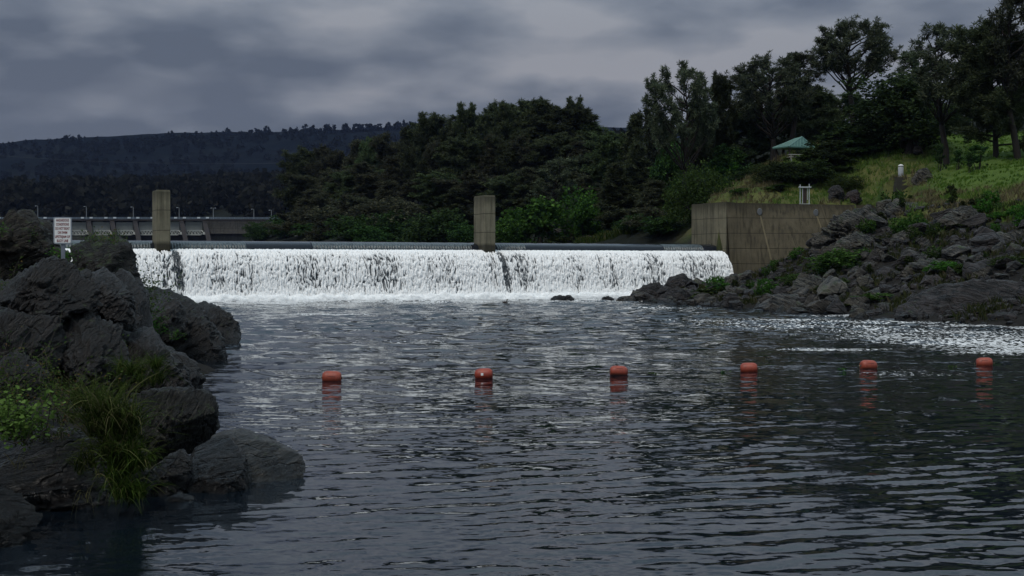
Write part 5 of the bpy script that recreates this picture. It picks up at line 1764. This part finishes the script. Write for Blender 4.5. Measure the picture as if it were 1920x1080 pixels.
# ------------------------------------------------------------------ warning sign
def build_sign():
    D = 42.5
    c = P(118, 458, D)
    z0 = G(c[0], D)
    b = P(118, 500, D)
    root = thing('warning_sign', 'white warning sign with dark red lettering on a metal post among the left bank rocks', 'sign', (c[0], D, b[2]), math.radians(3))
    zl, zh = P(118, 457.5, D)[2] - b[2], P(118, 407, D)[2] - b[2]
    hw = 17 * D / FPX
    steel = plain('galvanised_steel', (.3, .33, .37), .5, .3)
    rust = plain('post_steel', (.2, .22, .26), .55, .3, .4, 5)
    mb = MB()
    for x0, x1, y0, y1 in ((-.055, .055, -.01, 0), (-.055, -.047, 0, .04), (.047, .055, 0, .04)):
        mb.box((x0, y0, -1.2), (x1, y1, zl + .5))
    obj('post', mb.mesh('post', rust), root)
    white = plain('sign_white', (.86, .85, .83), .45, 0, .06, 4)
    rr = .06

    def rrect(x, zc0, zc1, r_, y):
        out = []
        for cx_, cz_, a0 in ((x - r_, zc0 + r_, -90), (x - r_, zc1 - r_, 0), (-x + r_, zc1 - r_, 90), (-x + r_, zc0 + r_, 180)):
            for k in range(5):
                a = math.radians(a0 + 90 * k / 4)
                out.append((cx_ + r_ * math.cos(a), y, cz_ + r_ * math.sin(a)))
        return out
    f0, f1 = rrect(hw, zl, zh, rr, -.012), rrect(hw, zl, zh, rr, -.032)
    n = len(f0)
    mb = MB().add(f0 + f1, [tuple(range(n)), tuple(range(n, 2 * n))[::-1]] + [(i, n + i, n + (i + 1) % n, (i + 1) % n)[::-1] for i in range(n)])
    obj('backing_plate', mb.mesh('backing_plate', steel), root)
    f1 = rrect(hw - .035, zl + .035, zh - .035, .03, -.036)
    f0 = [(a, -.0315, c_) for a, _, c_ in f1]
    mb = MB().add(f0 + f1, [tuple(range(n, 2 * n))[::-1]] + [(i, n + i, n + (i + 1) % n, (i + 1) % n)[::-1] for i in range(n)])
    face = obj('sign_face', mb.mesh('sign_face', white), root)
    red = plain('sign_red', (.2, .018, .02), .5, 0, .1)
    rows = ['HAZARDOUS', 'CONDITIONS', 'DO NOT BOAT', 'OR SWIM', 'UPSTREAM OF', 'BUOY LINE']
    wid = [.80, .80, .88, .58, .94, .70]
    H = zh - zl - .07
    for i, (tx, w) in enumerate(zip(rows, wid)):
        cu = bpy.data.curves.new('lettering', 'FONT')
        cu.body = tx
        cu.align_x = 'CENTER'
        cu.offset = .03
        tmp = bpy.data.objects.new('lettering_curve', cu)
        COL.objects.link(tmp)
        dg = bpy.context.evaluated_depsgraph_get()
        me = bpy.data.meshes.new_from_object(tmp.evaluated_get(dg))
        bpy.data.objects.remove(tmp)
        V = np.array([v.co[:] for v in me.vertices])
        cap = H / 6 * .66
        sx = (2 * hw - .07) * w / (V[:, 0].max() - V[:, 0].min())
        sy = cap / (V[:, 1].max() - V[:, 1].min())
        zc = zh - .035 - H / 6 * (i + .5)
        xm = (V[:, 0].max() + V[:, 0].min()) / 2
        ym = (V[:, 1].max() + V[:, 1].min()) / 2
        for v in me.vertices:
            v.co = Vector(((v.co.x - xm) * sx, -.0395, zc + (v.co.y - ym) * sy))
        me.materials.clear()
        me.materials.append(red)
        me.name = 'lettering'
        obj('lettering', me, face)
    for zz in (zh - .19, zl + .17):
        mb = MB().lathe([(.012, -.003), (.012, .006), (.005, .011)], 8)
        V = mb.V[0]
        mb.V = [np.stack([V[:, 0], -.036 - V[:, 2], V[:, 1] + zz], 1)]
        obj('bolt', mb.mesh('bolt', steel), root)


build_sign()

# ------------------------------------------------------------------ buoys and line
def build_buoys():
    t = NT('buoy_orange')
    v = t.coord()
    z = t.sep(v)[2]
    n1 = t.noise(v, 5, 5, .6)
    c = t.mix(t.mr(n1, .35, .7), (.33, .05, .024), (.23, .031, .017))
    c = t.mix(t.mr(t.math('ADD', z, t.math('MULTIPLY', n1, .06)), .0, .075, .9, 0), c, (.03, .014, .012))
    ob = t.n('ObjectInfo').outputs['Random']
    c = t.mix(t.mr(ob, 0, 1, 0, .3), c, (.30, .10, .06))
    n3 = t.noise(t.mapping(v, (4, 4, 1.2)), 3, 5, .65)
    c = t.mix(t.math('MULTIPLY', t.mr(n3, .5, .7), .55), c, (.11, .035, .024))
    om = t.pbr(c, .5, t.bump(n1, .1, .02), spec=.4)
    black = plain('fitting', (.02, .02, .02), .5)
    brass = plain('ring_metal', (.35, .3, .16), .4, .6)
    white = plain('label_white', (.75, .75, .73), .5)
    rope = plain('rope', (.025, .024, .026), .8)
    data = [(622, 714.6, 35.4, 'orange buoy nearest the left bank rocks, first of six in the line', .05),
            (907.5, 709.5, 33.3, 'orange buoy with a white rectangular label, second from the left bank', -.05),
            (1160, 703.2, 32.6, 'plain orange buoy third from the left, where the dark reflection begins', .1),
            (1404, 696.8, 31.4, 'orange buoy fourth from the left, just below the foam streak', -.1),
            (1628.5, 691.4, 31.0, 'orange buoy fifth from the left with a dark seam, amid drifting specks', .25),
            (1845.5, 686.5, 29.4, 'orange buoy nearest the right edge, beside the broad foam patch', -.2)]
    pos = []
    for i, (px, py, w, lab, rz) in enumerate(data):
        c = W(px, py)
        D = c[1]
        L = w * D / FPX
        root = thing('buoy', lab, 'buoy', (c[0], D, (0, .012, -.006, .008, -.01, .006)[i]), rz, 'orange buoys of the buoy line')
        root.rotation_euler = ((.1, .2, -.3, .5, -.2, .3)[i], (.03, -.05, .06, -.03, .05, -.04)[i], rz)
        hl = L / 2
        R = L * .36
        ee = .17
        m = 26
        n = 24
        xs = np.concatenate([-hl + ee * (1 - np.cos(np.linspace(0, math.pi / 2, 9))), np.linspace(-hl + ee, hl - ee, 6)[1:-1], hl - ee * (1 - np.cos(np.linspace(math.pi / 2, 0, 9)))])
        rs = []
        for q in xs:
            e = max(0, abs(q) - (hl - ee)) / ee
            rs.append(R * (.45 + .55 * math.sqrt(max(0, 1 - e * e))) if e < .9999 else R * .45)
        ang = np.arange(n) * 2 * math.pi / n
        V = [(q, rr * math.cos(a), rr * math.sin(a) + .105) for q, rr in zip(xs, rs) for a in ang]
        F = [(k * n + j, k * n + (j + 1) % n, (k + 1) * n + (j + 1) % n, (k + 1) * n + j) for k in range(len(xs) - 1) for j in range(n)] + [tuple(range(n))[::-1], tuple((len(xs) - 1) * n + j for j in range(n))]
        mb = MB().add(V, [f[::-1] for f in F])
        obj('float_body', mb.mesh('float_body', om, True), root)
        for s in (-1, 1):
            mb = MB().tube([(s * (hl - .01), 0, .105), (s * (hl + .03), 0, .10)], [.035, .02], 8)
            e_ = obj('end_fitting', mb.mesh('end_fitting', black), root)
            ring = [(s * (hl + .045) + .022 * math.cos(a), 0, .095 + .022 * math.sin(a)) for a in np.linspace(0, 6.28, 11)]
            mb = MB().tube(ring, .007, 5, False)
            obj('ring', mb.mesh('ring', brass), e_)
        if i in (0, 2, 4, 5):
            mb = MB()
            q = [(a, 1.006 * R * math.cos(b), 1.006 * R * math.sin(b) + .105) for a, b in zip(np.linspace(-hl + ee, hl - ee, 9), np.full(9, math.pi + (-.35 if i != 5 else -.9)))]
            mb.tube(q, .006, 4)
            obj('seam', mb.mesh('seam', plain('seam', (.09, .02, .015))), root)
        if i == 1:
            V = []
            for b in (-.55, -.35, -.15):
                for a in (-.075, .0):
                    V.append((a - .0, -1.012 * R * math.cos(b), -1.012 * R * math.sin(b) + .105))
            mb = MB().add(V, [(0, 1, 3, 2), (2, 3, 5, 4)])
            me = mb.mesh('white_label', white)
            obj('white_label', me, root)
        pos.append((c, hl, rz))
    pts = []
    start = P(365, 652, 40.5)
    mb = MB()
    ends = [(start, None)]
    seq = []
    prev = start
    for i, (c, hl, rz) in enumerate(pos):
        a = c + np.array([-hl - .06, 0, .09])
        b = c + np.array([hl + .06, 0, .09])
        ts = np.linspace(0, 1, 24)
        dip = (.3 if i == 0 else .15)
        line = np.array([prev * (1 - t_) + a * t_ + np.array([.0, .0, -dip * math.sin(math.pi * t_)]) for t_ in ts])
        if i:
            line[:, 2] = np.maximum(line[:, 2], -.02) + .0
        else:
            line[:, 2] = np.maximum(line[:, 2], .01)
        mb.tube(line, .010, 5)
        prev = b
    o = obj('buoy_rope', mb.mesh('buoy_rope', rope))
    tag(o, 'thin dark rope strung from the left rocks through the orange buoys', 'rope')
    weed = M['green_leaf']
    r = np.random.default_rng(4)
    for px, py, w, lab in ((1221, 701, .5, 'scrap of green weed caught on the buoy rope, right of the third buoy'), (1357, 698, .35, 'scrap of green weed on the rope just left of the fourth buoy'), (1578, 693, .4, 'scrap of green weed on the rope left of the fifth buoy'), (1785, 688, .35, 'scrap of green weed on the rope left of the sixth buoy')):
        c = W(px, py)
        C = c + r.normal(size=(26, 3)) * np.array([w * .22, .05, .01]) + np.array([0, 0, .02])
        C[:, 2] = np.abs(C[:, 2])
        V, F = leaves(C - c, r, .10, .4)
        tag(obj('water_plant', mk('water_plant', V, F, weed), None, c), lab, 'weed', 'weed scraps on the buoy line')


build_buoys()

# ------------------------------------------------------------------ shelter, gate frame, marker, steps, duck, power line
def build_extras():
    D = 206
    apex = P(1503, 257, D)
    x_of = lambda px, d=D: (px - CX) / FPX * d
    ze = P(1500, 277, D)[2]
    base = np.array([apex[0], D, ze - 2.4])
    base[2] = min(base[2], G(apex[0], D) + .1)
    root = thing('picnic_shelter', 'open picnic shelter with a pale green metal hip roof on the wooded slope', 'shelter', base)
    green = plain('green_metal', (.075, .16, .14), .45, .1, .12, .6)
    green2 = plain('green_metal_seam', (.16, .29, .26), .45, .1, .12, .6)
    wood = plain('dark_wood', (.04, .03, .025), .8)
    cl = np.array([x_of(1449), D + .6, ze])
    cf = np.array([x_of(1478, D - 2.6), D - 2.6, ze])
    cr = np.array([x_of(1526), D - .2, ze])
    cb = cl + cr - cf
    a = np.array([apex[0], D - .2, apex[2]])
    a2 = np.array([apex[0] - .7, D + 1.6, apex[2]])
    mb = MB()
    thick = np.array([0, 0, -.14])
    V = [cl, cf, cr, cb, a, a2]
    mb.add([v - base for v in V] + [v + thick - base for v in V[:4]], [(0, 1, 4), (1, 2, 4), (2, 3, 5, 4), (3, 0, 4, 5), (0, 6, 7, 1), (1, 7, 8, 2), (2, 8, 9, 3), (3, 9, 6, 0), (6, 9, 8, 7)])
    rf = obj('roof', mb.mesh('roof', green), root)
    mb = MB()
    for p, q in ((cl, cf), (cf, cr)):
        n_ = 9
        for k in range(1, n_):
            t = k / n_
            e = p + (q - p) * t
            top = a + (e - a) * max(.02, abs(2 * t - 1) * 0 + .04)
            # seams run straight up the slope and stop at the hips
            mid = (p + q) / 2
            up = a - mid
            s = 1 - abs(2 * t - 1)
            mb.tube([e - base + np.array([0, 0, .03]), e + up * s - base + np.array([0, 0, .03])], .035, 4)
    for p in (cl, cf, cr):
        mb.tube([p - base + np.array([0, 0, .03]), a - base + np.array([0, 0, .03])], .07, 4)
    obj('roof_seam', mb.mesh('roof_seam', green2), rf)
    ctr = (cl + cr) / 2
    for c in (cl, cf, cr, cb):
        q = ctr + (c - ctr) * .82 - base
        zg = min(G(q[0] + base[0], q[1] + base[1]) - .3 - base[2], -.2)
        mb = MB().box((q[0] - .12, q[1] - .12, zg), (q[0] + .12, q[1] + .12, ze - .15 - base[2]))
        obj('post', mb.mesh('post', wood), root)
    # picnic table
    tb = ctr + np.array([-.4, -3.2, 0])
    tb[2] = G(tb[0], tb[1])
    rt = thing('picnic_table', 'pale picnic table beside the green roofed shelter', 'table', tb)
    pale = plain('pale_concrete', (.4, .39, .36), .8)
    obj('tabletop', MB().box((-1, -.4, .72), (1, .4, .8)).mesh('tabletop', pale), rt)
    for s in (-1, 1):
        obj('bench', MB().box((-1, s * .75 - .14, .42), (1, s * .75 + .14, .49)).mesh('bench', pale), rt)
        obj('leg', MB().box((s * .6 - .07, -.7, -.3), (s * .6 + .07, .7, .1)).box((s * .6 - .06, -.3, .1), (s * .6 + .06, .3, .72)).mesh('leg', pale), rt)

    # white pipe gate frame on the wing wall
    t0 = WTOP0 + (WTOP1 - WTOP0) * .525
    base = t0 + np.array([0, .3, 0])
    sc_ = base[1] / FPX
    rg = thing('gate_frame', 'white pipe frame with a brown ladder panel standing on top of the wing wall', 'frame', base)
    wh = plain('white_pipe', (.42, .44, .44), .5)
    br = plain('rusty_panel', (.06, .04, .032), .8)
    hw = 8.5 * sc_
    for x, h in ((-hw, 37 * sc_), (hw, 38 * sc_)):
        obj('post', MB().tube([(x, 0, -.1), (x, 0, h)], .055, 8).mesh('post', wh), rg)
    obj('crossbar', MB().tube([(-hw - .2, -.1, 31.5 * sc_), (hw + .22, -.1, 31.5 * sc_)], .07, 8).mesh('crossbar', wh), rg)
    for x, b in ((-hw * .45, .05), (hw * .6, .5)):
        obj('upright', MB().tube([(x, 0, b), (x, 0, 31 * sc_)], .045, 6).mesh('upright', wh), rg)
    mb = MB().box((-hw * .4, .05, .1), (hw * .45, .1, 30 * sc_))
    for k in range(7):
        mb.box((-hw * .4, .02, .2 + k * .24), (hw * .45, .047, .25 + k * .24))
    obj('panel', mb.mesh('panel', br), rg)
    obj('footing', MB().box((-hw - .1, -.12, -.12), (hw + .1, .16, .06)).mesh('footing', wh), rg)

    # marker post and stone steps below it
    D = 160
    q = P(1689, 328, D)
    z = G(q[0], D)
    q[2] = max(q[2], z)
    s_ = D / FPX
    rm = thing('marker_post', 'short round stone marker with a white cap at the head of the steps', 'marker', q)
    stone = plain('marker_stone', (.3, .31, .32), .8, 0, .45, 7)
    obj('shaft', MB().lathe([(.30, -1.5), (.30, 15 * s_), (.26, 15.5 * s_)], 16).mesh('shaft', stone, True), rm)
    obj('cap', MB().lathe([(.32, 16.4 * s_), (.33, 17.2 * s_), (.2, 19 * s_), (.03, 20 * s_)], 16).mesh('cap', plain('cap_white', (.7, .69, .66), .6), True), rm)
    obj('collar', MB().lathe([(.27, 15.5 * s_), (.27, 16.4 * s_)], 16).mesh('collar', plain('collar_dark', (.05, .05, .05))), rm)
    st = thing('stone_steps', 'worn stone steps leading down from the marker post', 'steps', q)
    sm = plain('step_stone', (.042, .039, .03), .9, 0, .5, 2)
    for k in range(9):
        dz = -.1 - k * .3
        dx = -k * .22
        dy = -.35 - k * .75
        w = 1.0 + .06 * k
        dz = G(q[0] + dx, q[1] + dy - .4) + .1 - q[2]
        mb = MB().box((dx - w * .8, dy - .8, dz - .8), (dx + w * .75, dy, dz))
        obj('step', mb.mesh('step', sm), st)

    # duck
    c = W(946, 569.5) + np.array([0, 0, .08])
    rd = thing('duck', 'tiny dark duck floating on the river below the second pier', 'duck', c)
    V, F = ico(3)
    dk = plain('feather', (.05, .04, .035), .8)
    B = V * np.array([.24, .11, .10]) + np.array([0, 0, .05])
    B[:, 2] += .10 * np.clip(-V[:, 0] - .5, 0, 1)
    mb = MB().add(B, F)
    nk = polyline((.17, 0, .08), (.35, 0, 1), .2, 4, np.random.default_rng(1), .02)
    mb.tube(nk, [.055, .05, .045, .05, .05], 8)
    mb.add(V * np.array([.075, .055, .055]) + nk[-1] + np.array([.02, 0, .02]), F)
    mb.tube([nk[-1] + np.array([.07, 0, .01]), nk[-1] + np.array([.15, 0, 0])], [.025, .012], 6)
    obj('body', mb.mesh('body', dk, True), rd)

    # power line
    cab = plain('cable', (.05, .05, .055), .6)
    mb = MB()
    a, b = P(-400, 236, 900), P(2000, 178, 420)
    ts = np.linspace(0, 1, 60)
    line = np.array([a + (b - a) * t - np.array([0, 0, 22 * 4 * t * (1 - t)]) for t in ts])
    mb.tube(line, .045, 4)
    tag(obj('power_line', mb.mesh('power_line', cab)), 'thin power cable sagging across the sky above the ridge', 'cable')


build_extras()

# ------------------------------------------------------------------ near plants on the left bank
def surf_leaves(name, label, C, r, size, mat, asp=.75, cat='plant', stems=None, fold=True, group=None):
    base = C.mean(0).copy()
    base[2] = C[:, 2].min()
    n = len(C)
    d = r.normal(size=(n, 3))
    d[:, 2] *= .5
    d /= np.linalg.norm(d, axis=1)[:, None]
    up = np.array([0, -.35, 1.0]) + r.normal(size=(n, 3)) * .5
    s = np.cross(d, up)
    s /= np.linalg.norm(s, axis=1)[:, None] + 1e-9
    L = (size * r.uniform(.55, 1.25, n))[:, None]
    nn = np.cross(s, d)
    c = C - base
    V = np.stack([c, c + d * L * .3 + s * L * asp * .42 + nn * L * .08, c + d * L * .68 + s * L * asp * .34 + nn * L * .05, c + d * L, c + d * L * .68 - s * L * asp * .34 + nn * L * .05, c + d * L * .3 - s * L * asp * .42 + nn * L * .08], 1).reshape(-1, 3)
    F = np.concatenate([np.arange(n)[:, None] * 6 + np.array([0, 1, 2, 3]), np.arange(n)[:, None] * 6 + np.array([0, 3, 4, 5])])
    root = thing(name, label, cat, base, 0, group)
    obj('foliage', mk('foliage', V, F, M[mat]), root)
    if stems:
        mb = MB()
        for p in stems:
            mb.tube(np.array(p) - base, .006 * np.linspace(1.2, .5, len(p)), 4, False)
        obj('stem', mb.mesh('stem', M['twig']), root)
    return root


def leafy(name, label, px, py, D, w, h, n, size, mat, seed, nst=14, asp=.75, droop=.0, depth=.5):
    """stems rising from a patch of ground with leaves strung along them; w and h in photograph pixels"""
    r = np.random.default_rng(seed)
    s = D / FPX
    c = P(px, py, D)
    C, st = [], []
    for i in range(nst):
        b = c + np.array([r.uniform(-.5, .5) * w * s * .75, r.uniform(-.5, .5) * w * s * depth, -h * s * .5 + r.uniform(-.05, .1) * h * s])
        d = np.array([r.normal() * .45, r.normal() * .45 - .15, 1.0])
        ln = h * s * r.uniform(.55, 1.1)
        p = polyline(b, d, ln, 6, r, .22, -droop)
        st.append(p)
        m = max(3, n // nst)
        f = r.uniform(.15, 1, m) * 5.999
        i0 = f.astype(int)
        q = p[i0] * (1 - (f - i0))[:, None] + p[i0 + 1] * (f - i0)[:, None]
        C.append(q + r.normal(size=(m, 3)) * np.array([1, 1, .8]) * size * 1.2)
    return surf_leaves(name, label, np.concatenate(C), r, size, mat, asp, 'plant', st)


def tuft(name, label, px, py, D, w, h, n, mat, seed, hang=.6, width=.006):
    """long arching grass blades out of a crown line; w,h in photograph pixels"""
    r = np.random.default_rng(seed)
    s = D / FPX
    c = P(px, py, D)
    k = 7
    t = np.linspace(0, 1, k)
    VV, FF = [], []
    cen = [np.array([r.uniform(-.5, .5) * w * s * .8, r.uniform(-.5, .5) * w * s * .5, r.uniform(-.45, .45) * h * s * .8]) for _ in range(max(2, n // 45))]
    for i in range(n):
        b = cen[i % len(cen)] + r.normal(size=3) * .035
        a = r.uniform(0, 6.28)
        ln = h * s * r.uniform(.22, .72)
        out = r.uniform(.1, .9)
        dx, dy = math.cos(a) * out, math.sin(a) * out - .2
        hg = hang * r.uniform(.25, 1.25)
        kink = r.normal() * .25
        z = ln * (t * 1.0 - hg * 1.25 * t ** 2.2)
        x = b[0] + dx * ln * t + kink * ln * t * t
        y = b[1] + dy * ln * t
        cl = np.stack([x, y, b[2] + z], 1)
        sd = np.array([-dy, dx, 0]) + r.normal(size=3) * .3
        sd /= np.linalg.norm(sd)
        ww = width * r.uniform(.6, 1.4) * (1 - t * .85)
        V = np.concatenate([cl - sd * ww[:, None], cl + sd * ww[:, None]])
        o = len(VV) * 2 * k
        VV.append(V)
        FF += [(o + j, o + j + 1, o + k + j + 1, o + k + j) for j in range(k - 1)]
    root = thing(name, label, 'grass', c)
    obj('blades', mk('blades', np.concatenate(VV), FF, M[mat]), root)
    return root


leafy('leafy_plant', 'bright green broad leaved plant at the left edge above the water', 30, 770, 18.6, 130, 110, 1008, 0.070, 'bright_leaf', 1, 22, .95)
leafy('bramble', 'dark green bramble with reddish leaves sprawling over the stones at the left edge', 60, 705, 21.5, 200, 120, 1980, 0.050, 'herb_leaf', 2, 40, .6)
leafy('bramble', 'tangled bramble hanging between the bright leaved plant and the long grass', 150, 735, 20.6, 130, 120, 960, 0.048, 'herb_leaf', 3, 26, .6)
leafy('bramble', 'low dark herbs at the water side of the broad boulder', 60, 800, 19.4, 170, 60, 600, 0.050, 'herb_leaf', 4, 22, .6)
leafy('leafy_bush', 'leafy green bush against the white water on the right edge of the cliff', 262, 545, 46, 55, 110, 900, .085, 'green_leaf', 5, 26, .75)
leafy('leafy_bush', 'green bush low on the smooth dark rock slope under the taller one', 280, 600, 47, 50, 60, 420, .075, 'green_leaf', 6, 16, .75)
leafy('herb_clump', 'yellow green weeds growing at the top left of the big cliff hump', 12, 520, 36, 50, 90, 420, .06, 'herb_leaf', 7, 16, .6)
leafy('herb_clump', 'green herbs in the crevice behind the sign post', 118, 470, 44.5, 50, 40, 260, .07, 'green_leaf', 8, 14, .7)
leafy('herb_clump', 'green herbs crowning the mossy rock', 190, 442, 44, 90, 26, 420, .065, 'herb_leaf', 9, 30, .6)
leafy('herb_clump', 'sprig of green leaves on the narrow brown rock', 62, 435, 47, 22, 22, 60, .08, 'green_leaf', 10, 6, .7)
leafy('herb_clump', 'green tuft on the far left knob rock', -5, 425, 46, 40, 30, 160, .08, 'green_leaf', 11, 8, .7)
leafy('herb_clump', 'small green weeds at the foot of the smooth dark rock slope', 330, 625, 50, 30, 22, 120, .07, 'green_leaf', 12, 8, .7)
leafy('herb_clump', 'sprig of leaves against the lichen face of the slab', 275, 785, 23.2, 50, 50, 90, .035, 'green_leaf', 13, 7, .7)
leafy('herb_clump', 'dark weeds hanging in the gap under the slab', 262, 850, 21.4, 60, 70, 220, .035, 'herb_leaf', 14, 12, .6)
leafy('herb_clump', 'tall wispy weed stems rising over the big cliff hump at left', 45, 640, 27, 90, 130, 220, .04, 'herb_leaf', 15, 9, .5)
leafy('herb_clump', 'small green weeds on the lower cliff above the slab', 215, 640, 37, 60, 30, 160, .06, 'herb_leaf', 16, 10, .6)
leafy('herb_clump', 'green weeds beneath the mossy rock', 140, 505, 41, 50, 26, 240, .06, 'green_leaf', 17, 12, .7)
tuft('grass_clump', 'long arching grass hanging over the broad boulder to the water', 205, 830, 20.2, 120, 170, 1500, 'grass_near', 21, .62, .0105)
tuft('grass_clump', 'lower fringe of hanging grass touching the water line', 235, 895, 19.9, 90, 120, 700, 'grass_near', 22, .85, .0095)
tuft('grass_clump', 'grass growing round the light grey stone', 170, 775, 21.3, 90, 110, 600, 'grass_near', 23, .7, .0075)
tuft('dry_tuft', 'tan dry grass tuft in the cliff hollow above the slab', 262, 705, 33, 110, 90, 700, 'grass_shore', 24, .75, .010)
tuft('dry_tuft', 'thin dead stems trailing over the dark boulder at left', 60, 850, 19.2, 90, 120, 16, 'grass_dry', 25, 1.1, .006)
tuft('dry_tuft', 'thin dead stems drooping below the hanging grass', 165, 900, 19.6, 90, 120, 14, 'grass_dry', 26, 1.1, .005)
leafy('leafy_bush', 'green weeds in the middle of the dry grass tuft', 250, 680, 33.3, 60, 60, 320, .05, 'green_leaf', 27, 12, .6)

# ------------------------------------------------------------------ air
t = NT('haze')
vol = t.n('VolumePrincipled', ins={'Color': (.35, .45, .8), 'Density': .00003, 'Anisotropy': 0.0})
t.t.links.new(vol.outputs[0], t.out.inputs['Volume'])
tag(obj('haze', MB().box((-4200, -260, -14), (4200, 3900, 420)).mesh('haze', t.m)), kind='stuff')

# ------------------------------------------------------------------ world, sun, camera
world = bpy.data.worlds.new('World')
sc.world = world
world.use_nodes = True
wt = world.node_tree
wt.nodes.clear()


class WN(NT):
    def __init__(s, tree):
        s.t = tree
        s.m = None


w = WN(wt)
SUN_EL, SUN_AZ = math.radians(63), math.radians(214)     # azimuth clockwise from +Y: behind the camera, a little left
sky = w.n('TexSky', sky_type='NISHITA', sun_disc=False, sun_elevation=SUN_EL, sun_rotation=SUN_AZ)
v = w.n('TexCoord').outputs['Generated']
x_, y_, z_ = w.sep(v)[0:3]
az = w.math('ARCTAN2', x_, y_)
flat = w.n('CombineXYZ', ins={0: w.math('MULTIPLY', az, 6.2), 1: w.math('MULTIPLY', z_, 17.0), 2: 0.0}).outputs[0]
n1 = w.noise(w.mapping(flat, (1, 1, 1), (0, 0, .12), (3.1, 7.3, 0)), 1.1, 3, .4, .0)
n2 = w.noise(w.mapping(flat, (1, 1, 1), (0, 0, .05), (9.7, 1.3, 0)), 2.4, 4, .45, .12)
cl = w.math('ADD', w.math('MULTIPLY', n1, .6), w.math('MULTIPLY', n2, .4))
grad = w.mr(z_, .07, .19, -.07, .07)
side = w.mr(az, -.36, .36, -.04, .05)
cl = w.math('ADD', w.math('ADD', cl, grad), side)
for px, py, wx, wy, k in ((280, 195, 150, 36, .055), (70, 225, 170, 40, .03), (1060, 120, 210, 36, .055), (1480, 40, 360, 70, .035), (1850, 130, 200, 40, .03), (1650, 20, 300, 16, -.02), (250, 130, 330, 42, -.05), (40, 150, 150, 60, -.03), (640, 235, 240, 40, -.025), (800, 60, 260, 60, .02), (1250, 175, 200, 30, .03), (1180, 75, 120, 22, -.03), (560, 110, 160, 40, .015)):
    d_ = P(px, py, 1000.0) - np.array([0, 0, EYE])
    d_ /= np.linalg.norm(d_)
    ga = w.math('POWER', w.math('DIVIDE', w.math('SUBTRACT', az, math.atan2(d_[0], d_[1])), wx / FPX), 2)
    gz = w.math('POWER', w.math('DIVIDE', w.math('ADD', w.math('SUBTRACT', z_, float(d_[2])), w.math('MULTIPLY', w.math('SUBTRACT', n2, .5), .035)), wy / FPX), 2)
    ga = w.math('ABSOLUTE', ga)
    g_ = w.math('MULTIPLY', w.math('EXPONENT', w.math('MULTIPLY', w.math('ADD', ga, gz), -1)), k * 1.25)
    cl = w.math('ADD', cl, g_)
col = w.ramp(cl, [(.40, (.94, 1.07, 1.38)), (.48, (1.36, 1.49, 1.80)), (.55, (1.92, 2.02, 2.3)), (.64, (2.75, 2.73, 2.92))])
over = w.mr(z_, .15, .65, 1.0, 2.5)
behind = w.mr(y_, .3, -.6, 1.0, 1.05)
gain = w.math('MULTIPLY', over, behind)
colg = w.n('VectorMath', operation='SCALE', ins={0: col, 'Scale': gain}).outputs[0]
cool = w.mix(w.mr(z_, .12, .45), (.97, .99, 1.02), (.74, .975, 1.06))
colg = w.n('VectorMath', operation='MULTIPLY', ins={0: colg, 1: cool}).outputs[0]
mx = w.mix(.97, sky.outputs[0], colg)
bg = w.n('Background', ins={'Color': mx, 'Strength': .1})
wo = wt.nodes.new('ShaderNodeOutputWorld')
wt.links.new(bg.outputs[0], wo.inputs[0])

sun = bpy.data.lights.new('sun', 'SUN')
sun.energy = 1.5
sun.angle = math.radians(25)
sun.color = (1, .935, .85)
so = obj('sun', sun)
sd = Vector((math.sin(SUN_AZ) * math.cos(SUN_EL), math.cos(SUN_AZ) * math.cos(SUN_EL), math.sin(SUN_EL)))
so.rotation_euler = sd.to_track_quat('Z', 'Y').to_euler()

cam = bpy.data.cameras.new('camera')
cam.sensor_width = 36
cam.lens = FPX / 1920 * 36
cam.clip_start = .1
cam.clip_end = 20000
co = obj('camera', cam, None, (0, 0, EYE))
co.rotation_euler = (math.pi / 2 - PITCH, 0, 0)
sc.camera = co

sc.view_settings.view_transform = 'Standard'
sc.view_settings.look = 'None'
sc.view_settings.exposure = .15
sc.view_settings.gamma = 1
cy = sc.cycles
cy.use_denoising = True
cy.use_adaptive_sampling = True
cy.adaptive_threshold = .015
cy.max_bounces = 6
cy.diffuse_bounces = 2
cy.glossy_bounces = 3
cy.transmission_bounces = 2
cy.volume_bounces = 0
cy.caustics_reflective = False
cy.caustics_refractive = False
